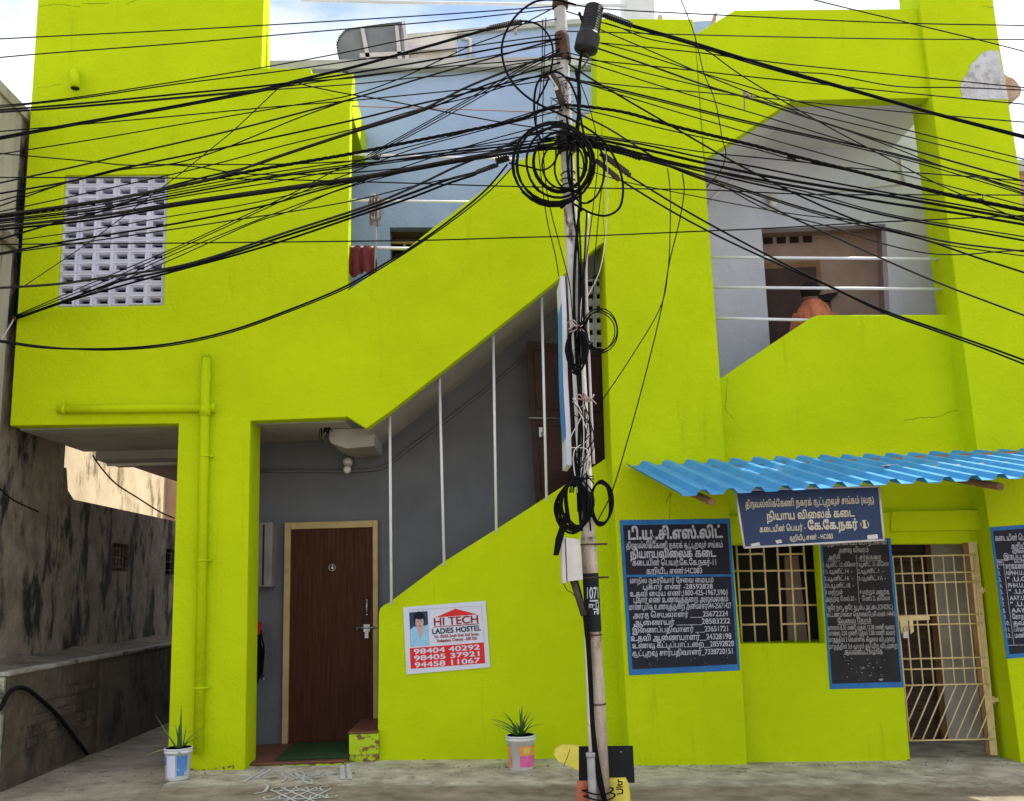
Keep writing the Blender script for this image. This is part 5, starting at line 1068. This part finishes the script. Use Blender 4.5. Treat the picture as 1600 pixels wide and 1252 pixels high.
for pts, lb in (([(848,30),(846,120),(838,190),(842,240),(846,281),(856,350),(868,400),(873,432)],'left of the two thin wires dropping from the coils to the banner top'), ([(853,28),(850,110),(848,200),(852,280),(859,323),(879,400),(890,445),(895,500)],'right of the two thin wires dropping from the coils to the banner top'), ([(949,226),(943,270),(936,330),(930,400),(926,470)],'thin wire hanging right of the pole from the coils'), ([(944,224),(949,262),(948,340),(938,420),(915,470)],'pale thin wire hanging furthest right of the coils'), ([(906,128),(920,165),(934,230),(926,330),(915,410),(905,470)],'dark wire hanging close along the right side of the pole')):
    cable('hanging_wire', pts, [PY-.10]*len(pts), tn*.8, K['cable'] if 'pale' not in lb else K['boxw'], lb)
cable('bracket_tag', [(1160,141),(1165,142),(1174,148),(1176,156),(1172,152),(1162,144),(1163,150),(1163,172)], [6.38]*8, .006, K['rope'], 'scrap of twine knotted round a cable before the right parapet', 'twine')
for (x, y), lb in (((1237,246),'dark tape wrap on the thick twisted cable over the right opening'), ((1532,314),'dark tape wrap with loose ends near the photo\'s right edge'), ((587,247),'dark tape knot on the cables at the left edge of the blue wall'), ((172,322),'dark tape knot on the cable bundle in front of the jali window')):
    rt_ = random.Random(int(x)); dz_ = 6.36 if x > 900 else (6.75 if x > 400 else 6.5); c = P(x, y, dz_); mb = MB(); mb.tube([c+Vector((-.03, 0, .008)), c+Vector((-.01, 0, .002)), c+Vector((.01, 0, -.002)), c+Vector((.03, 0, -.01))], [.010, .020, .018, .010], 8)
    for k in range(4): e = c+Vector((rt_.uniform(-.05, .05), rt_.uniform(-.03, .01), rt_.uniform(-.05, .05))); mb.tube([c, c.lerp(e, .5)+Vector((.01, 0, 0)), e], .0035, 4)
    tag(mb.build('cable_tape', K['cabled']), lb, 'cable tie')
# big loops and coils
def loop(pts, d, r, label, m='cable', closed=False, name='cable_loop', cat='cable loop'):
    dd = d if isinstance(d, (list, tuple)) else [PY+d]*len(pts); return cable(name, pts, dd, r, K[m], label, cat, None, 8, 7)
loop([(900,8),(868,0),(836,3),(803,29),(784.5,70),(790,109),(807.5,137),(833,158),(862,172.5),(903,192),(942,220),(967,262),(973.6,297),(967,326),(948,337),(926,334),(897,319)], -.14, .0085, 'long black cable looping wide left of the pole top and back right below the coils')
loop([(812,33),(826,34),(843,40),(860,61),(864,86),(860,112),(855,128),(839,160)], -.11, .0075, 'black cable bending down from the high left clamp')
loop([(846,222),(838,200),(835,153),(841,128),(855,115),(871,113),(887,125),(898.6,147),(906,175),(910,200),(925,250)], -.13, .0085, 'black cable arching over the curved arm on the pole')
loop([(795,255),(830,262),(845,266),(858,262),(868,250),(868,230)], -.12, .007, 'short black cable hanging from the left clamp into the coils')
def ring(cx0, cx1, cy0, cy1, turns, r, d, label, name='cable_coil', tilt=.0, js=2.0, cat='cable coil', seed=1, m='cable'):
    q_ = random.Random(seed); pts = []; N = int(26*turns); ox = oy = 0
    for i in range(N+1):
        a = 2*math.pi*i/26+1.2; k = i//26; f = 1+q_.uniform(-.004, .004)
        jx = math.sin(k*2.3+seed)*js; jy = math.cos(k*1.7+seed)*js
        x = (cx0+cx1)/2+math.cos(a)*(cx1-cx0)/2*f+jx*(math.sin(i*2*math.pi/26)**2); y = (cy0+cy1)/2+math.sin(a)*(cy1-cy0)/2*f+jy*(math.sin(i*2*math.pi/26+.6)**2)
        pts.append(P(x, y, PY+d+.008*math.sin(i*.21+seed)+.004*k/turns))
    mb = MB(); mb.tube(pts, r, 7); return tag(mb.build(name, K[m]), label, cat, 'cable coils tied to the pole')
ring(800.5,928,192,322,2.2,.0085,-.135,'outermost round of the big black cable coil at the pole head',seed=1)
ring(808,924,193,317,2.1,.0085,-.15,'big black coil just inside the outermost round, dipping lower left',seed=4)
ring(821,921,199,310,1.2,.0085,-.165,'middle sized ring of the big coil, third inward from its left side',seed=2)
ring(834,917,207,300,2.2,.008,-.155,'smaller doubled ring of the big coil around the strapped pole',seed=3)
ring(849,914,219,295,1.1,.0075,-.17,'narrow ring of the big coil closest about the pole on the left',seed=5)
ring(867,925,225,298,1.1,.0075,-.12,'small ring of the big coil lying right across the pole front',seed=6)
ring(886,943.5,214,317,1.05,.0075,-.11,'ring bulging furthest right from the big coil',seed=7)
mb = MB(); c = pp(887,316,-.13)
mb.tube(smoothpts([c+Vector((-.05,.02,-.03)), c+Vector((0,-.02,.0)), c+Vector((.06,.02,.04))], 4), .016, 8); tag(mb.build('coil_tie', K['cable']), 'black tie binding the big coil at its bottom to the pole', 'cable tie')
for k, (a0, b0, c0, e0) in enumerate(((909,967,482,551),(914,965,485,546),(911,960,487,549))): ring(a0,b0,c0,e0,1.6,.0042,-.11+.006*k,['outer thin ring of the small coil beside the banner','middle thin ring of the small coil beside the banner','inner thin ring of the small coil beside the banner'][k],seed=11+k)
ring(888,916,506,582,9,.0055,-.12,'drooping bundle of thin black cable left of the small coil',js=4,seed=15)
ring(888,913,512,575,6,.006,-.135,'dense inner strands of the drooping bundle on the pole',js=6,seed=16)
ring(872,922,755,829,9,.0055,-.13,'wide bunch of thin cable hanging left of the pole above the white box',js=7,seed=17)
ring(880,917,752,826,8,.006,-.145,'dense dark core of the bunch above the white box',js=8,seed=18)
ring(923,956,753,819,6,.0065,-.08,'loop of cable sticking out right of the pole above the number',js=4,seed=19)
for y, x in ((511, 905), (626, 912), (750, 910)):
    q_ = random.Random(y); mb = MB(); c = pp(x, y, -.12)
    for k in range(9):
        e = c+Vector((q_.uniform(-.09, .09), q_.uniform(-.03, .0), q_.uniform(-.05, .05))); mb.tube(smoothpts([c, c.lerp(e, .5)+Vector((0, -.02, q_.uniform(-.03, .03))), e], 3), .0045, 5)
    tag(mb.build('twine_knot', K['rope'] if y != 750 else K['cable']), {511:'pinkish twine knot tying the small coil to the pole', 626:'frayed twine knot on the pole at mid banner height', 750:'dark wire knot above the lowest cable bunch'}[y], 'twine')
for k in range(10):
    q_ = random.Random(100+k); pts = [(896+q_.uniform(-4, 18), 600+q_.uniform(-10, 60)), (900+q_.uniform(-12, 30), 660+q_.uniform(-10, 40)), (896+q_.uniform(-6, 28), 720+q_.uniform(-20, 30)), (898+q_.uniform(-10, 14), 770)]
    part(MB().tube(smoothpts([pp(x, y, -.10-q_.uniform(0, .04)) for x, y in pts], 4), .0035, 5), 'loose_strand', K['cable'] if k % 3 else K['boxw'], bpy.data.objects['utility_pole'])
mb = MB(); mb.prism([pp(882,801,-.14), pp(890,803,-.14), pp(887,815,-.14), pp(873,868,-.14), pp(864.5,868,-.14), pp(868,842,-.14)], (0, .012, 0)); tag(mb.build('cable_end', K['cable']), 'flat black cut cable end dangling left of the lowest bunch', 'cable')
# white junction box
T = thing('junction_box', pp(894, 910, -.05), 'dirty white junction box strapped to the left side of the pole', 'junction box')
mb = MB(); mb.prism([pp(884,840,-.13), pp(906,843,-.13), pp(911,906,-.13), pp(887,909,-.13)], (0, .12, 0)); part(mb, 'lid', K['boxw'], T, .004)
mb = MB(); mb.prism([pp(877,837,-.12), pp(882.5,839,-.12), pp(885.5,910,-.12), pp(879,912,-.12)], (0, .11, 0)); part(mb, 'hinge_side', K['boxw'], T, .003)
mb = MB(); mb.tube([pp(896,904,-.07), pp(901,925,-.08), pp(912,962,-.09)], [.03, .022, .02], 10); part(mb, 'cable_gland', K['brownclamp'], T)
mb = MB(); mb.tube(smoothpts([pp(880,911,-.08), pp(886,922,-.08), pp(893,926,-.08), pp(898,932,-.08)], 4), .003, 5); part(mb, 'loose_wire', K['cable'], T)
# flex banner seen almost edge on
T = thing('flex_banner', pp(884, 727, .1), 'narrow white edged banner with blue print hung edge on from the pole', 'banner')
f0, f1, f2, f3 = pp(871.5,432,0), pp(882.5,431,0), pp(893,727,0), pp(881,726,0)
mb = MB(); n = 14; vs = []
for i in range(n+1):
    t = i/n; a = f0.lerp(f3, t); b = f1.lerp(f2, t); w_ = math.sin(t*9)*.004
    vs += [a+Vector((w_+.018, 0, 0)), b+Vector((w_, 0, 0)), b+Vector((w_-.004, .36, 0)), a+Vector((w_+.018, .36, 0))]
mb.add(vs, [(4*i+k, 4*i+(k+1) % 4, 4*i+4+(k+1) % 4, 4*i+4+k) for i in range(n) for k in range(4)]+[(0, 1, 2, 3), (4*n+3, 4*n+2, 4*n+1, 4*n)]); part(mb, 'white_back', K['paper'], T)
mb = MB(); vs = []
for i in range(n+1):
    t = i/n; a = f0.lerp(f3, t); w_ = math.sin(t*9)*.004; vs += [a+Vector((w_+.0155, .003, 0)), a+Vector((w_+.0155, .35, 0))]
mb.add(vs, [(2*i, 2*i+1, 2*i+3, 2*i+2) for i in range(2, n-2)]); part(mb, 'printed_face', K['flexblue'], T)
# things at the foot of the pole
T = thing('blank_sign', pp(948, 1225, .06), 'flat black square panel tied behind the foot of the pole', 'panel')
mb = MB(); mb.prism([pp(904.5,1166.5,.075), pp(989,1165.5,.075), pp(992,1224,.075), pp(904.5,1221,.075)], (0, .012, 0)); part(mb, 'board', K['ink'], T, .003); part(MB().tube([pp(970.5,1175,.072), pp(970.5,1175,.069)], .004, 8), 'rivet', K['letter'], T)
def sack(name, px, py0, py1, wpx, Y, m, label, wr=.012, seed=1, txt=None):
    q_ = random.Random(seed); b = P(px, py1, Y); h = P(px, py0, Y).z-b.z; w = px2m(wpx, Y)/2; nz_, na = 14, 20; mb = MB(); vs = []
    for j in range(nz_+1):
        t = j/nz_; rr_ = w*(.80+.28*math.sin(math.pi*min(1, t*1.05))**.6) if t < .85 else w*(1.0-(t-.85)*1.1)
        for i in range(na):
            a = 2*math.pi*i/na; f = 1+wr*6*math.sin(a*3+j*1.1+seed)*.2+q_.uniform(-wr, wr)*2; vs.append(b+Vector((math.cos(a)*rr_*f, math.sin(a)*rr_*.6*f, h*t+q_.uniform(-.004, .004))))
    mb.add(vs, [(j*na+i, j*na+(i+1) % na, (j+1)*na+(i+1) % na, (j+1)*na+i) for j in range(nz_) for i in range(na)]+[tuple(range(na-1, -1, -1)), tuple(range(nz_*na, nz_*na+na))], 0, True)
    T = thing(name, b, label, 'sack'); part(mb, 'body', K[m], T); return T
T = sack('yellow_sack', 966, 1214, 1310, 40, PY+.09, 'yellow', 'yellow printed sack standing at the foot of the pole under the black panel', seed=3)
mb = MB(); 
def side_text(x, y, Y): c = Vector(P(x, y, Y)); return c
vs_, fs_ = glyphs('Ultr', .03); x0_ = min(v.x for v in vs_); x1_ = max(v.x for v in vs_)
pa, pb = P(974, 1241, PY-.035), P(971.5, 1217, PY-.035); ex = (pb-pa)/(x1_-x0_); up = Vector((ex.normalized().z*-1, 0, ex.normalized().x))*.042/.72
for i, f in enumerate(fs_): mb.add([pa+ex*(vs_[k].x-x0_)+up*vs_[k].y+Vector((0, -.0005*(i % 7), 0)) for k in f], [tuple(range(len(f)))])
part(mb, 'print', K['ink'], T)
sack('red_sack', 916, 1220, 1310, 24, PY+.05, 'redsack', 'crumpled orange red sack at the left foot of the pole', seed=6)
mb = MB(); q_ = random.Random(4); N = 12; vs = []; lo2 = [(866,1181),(868,1174),(880,1167),(895,1168),(912,1170),(914,1190),(912,1205),(900,1201),(886,1195),(872,1190)]
mb.prism([P(x, y, 7.3)+Vector((0, (y-1190)*-.004, 0)) for x, y in lo2], (0, .05, 0)); yo = mb.build('folded_sack', K['yellow'], None, .012); mb = MB(); mb.tube([P(890,1171,7.28)+Vector((0,-.02,0)), P(886,1183,7.28)+Vector((0,-.02,0)), P(880,1196,7.28)+Vector((0,-.03,0))], .003, 4); mb.build('crease', K['cable'], yo); tag(yo, 'flattened yellow sack lying on the pavement left of the black panel', 'sack')
for a, b in ((1228, 940), (1237, 943)):
    c = pp(b-7, a+6, -.03); mb = MB(); mb.tube([c+Vector((math.cos(t*.4)*.10, math.sin(t*.4)*.085-.03, math.sin(t*.9)*.008)) for t in range(17)], .005, 5); part(mb, 'binding_wire', K['cable'], bpy.data.objects['utility_pole'])
# hose over the low wall
mb = MB(); hp = [(-25,1120),(0,1108),(10,1088),(24,1076),(40,1076),(62,1092),(90,1118),(115,1150),(136,1178)]
mb.tube(smoothpts([PX(x, y, LX+.045) for x, y in hp], 6), .017, 8); tag(mb.build('black_hose', K['cable']), 'black hose looped over the face of the low crumbling wall', 'hose')
cable('alley_wire', [(145,712),(155,727),(180,755),(215,778),(250,800),(272,810)], [9.8,9.9,10.2,10.6,11,11.3], .008, K['cable'], 'black wire sagging through the alley before the cream house')
cable('alley_wire', [(-10,757),(0,764),(22,782),(60,800)], [7.9,8.0,8.3,8.6], .007, K['cable'], 'short black wire across the stained neighbour wall')

# ------------------------------------------------------------------ person on the landing
LY = 9.0; zf = z1+.001
T = thing('person', P(1262, 560, LY), 'person in an orange top seen from behind in the right upper doorway', 'person')
hx = P(1266, 463, LY); fz = zf; sh_ = P(1262, 478, LY)
hd = hx.z+.02
def V3(x, y, z): return (hx.x+x, LY+y, z)
nk = hd-.16
J = [V3(.02,0,nk-.62), V3(.02,0,nk-.42), V3(.02,0,nk-.20), V3(.02,-.01,nk-.07), V3(.01,0,nk+.03), V3(0,.0,hd-.04), V3(0,.0,hd+.06),
     V3(-.12,0,nk-.09), V3(-.18,.03,nk-.35), V3(-.14,.18,nk-.52), V3(.16,0,nk-.09), V3(.22,.03,nk-.34), V3(.18,.18,nk-.50),
     V3(-.08,0,nk-.70), V3(-.09,.0,nk-1.08), V3(-.09,0,fz+.08), V3(.12,0,nk-.70), V3(.12,0,nk-1.08), V3(.12,0,fz+.08), V3(-.09,.12,fz+.03), V3(.12,.12,fz+.03)]
Ed = [(0,1),(1,2),(2,3),(3,4),(4,5),(5,6),(3,7),(7,8),(8,9),(3,10),(10,11),(11,12),(0,13),(13,14),(14,15),(15,19),(0,16),(16,17),(17,18),(18,20)]
Rd = [.10,.09,.10,.06,.048,.085,.075,.042,.042,.035,.042,.042,.035,.09,.062,.042,.09,.062,.042,.03,.03]
def skinned(name, J, Ed, Rd, m, sub=2):
    me = bpy.data.meshes.new(name); org = wloc(T); me.from_pydata([Vector(j)-org for j in J], Ed, []); me.materials.append(m)
    o = bpy.data.objects.new(name, me); COL.objects.link(o); o.parent = T
    mo = o.modifiers.new('skin', 'SKIN'); mo.use_smooth_shade = True
    for i, r in enumerate(Rd): me.skin_vertices[0].data[i].radius = (r, r*.8 if r > .1 else r)
    me.skin_vertices[0].data[0].use_root = True
    s_ = o.modifiers.new('sub', 'SUBSURF'); s_.levels = sub; s_.render_levels = sub; return o
skinned('body', J, Ed, Rd, K['skin'])
mb = MB(); c = Vector(V3(0, -.012, hd+.035)); n = 12
for j in range(n+1):
    pass
pts = [c+Vector((0, 0, .095*math.cos(math.pi*i/n*.86))) for i in range(n+1)]; mb.tube(pts, [max(.004, .100*math.sin(math.pi*i/n*.86+.02)) for i in range(n+1)], 18); part(mb, 'hair', K['hair'], T)
for s_ in (-1, 1):
    pass
# loose cotton top
mb = MB(); na = 28; vs = []; rows_ = [(.10,.056,.060,.006),(.09,.080,.080,.016),(.065,.110,.10,.018),(.03,.138,.115,.016),(-.015,.160,.13,.016),(-.07,.178,.14,.018),(-.16,.19,.15,.020),(-.28,.20,.15,.020),(-.42,.205,.15,.018),(-.58,.22,.16,.022),(-.72,.24,.175,.024)]
for j, (dz, rx, ry, f) in enumerate(rows_):
    for i in range(na):
        a = 2*math.pi*i/na; k = 1+f*3*math.sin(a*6+j*1.3)+f*1.6*math.sin(a*11-j*.9); vs.append(Vector(V3(.02+math.cos(a)*rx*k, math.sin(a)*ry*k, nk+dz)))
mb.add(vs, [(j*na+i, j*na+(i+1) % na, (j+1)*na+(i+1) % na, (j+1)*na+i) for j in range(len(rows_)-1) for i in range(na)], 0, True); part(mb, 'cotton_top', K['orange'], T)
for sx, sh0, el in ((-1, V3(-.115,0,nk-.05), V3(-.195,.03,nk-.36)), (1, V3(.155,0,nk-.05), V3(.235,.03,nk-.35))):
    a, b = Vector(sh0), Vector(el); part(MB().tube([a.lerp(b, t) for t in (0, .2, .5, .8)], [.075, .076, .072, .075], 14, cap=False), 'sleeve', K['orange'], T)
mb = MB(); mb.prism([P(1273,462,D2-.1), P(1312,456,D2-.1), P(1298,470,D2-.1), P(1284,470,D2-.1)], (0, .05, 0)); tag(mb.build('dark_shelf', K['ink']), 'small dark shelf on the pink wall right of the person', 'shelf')
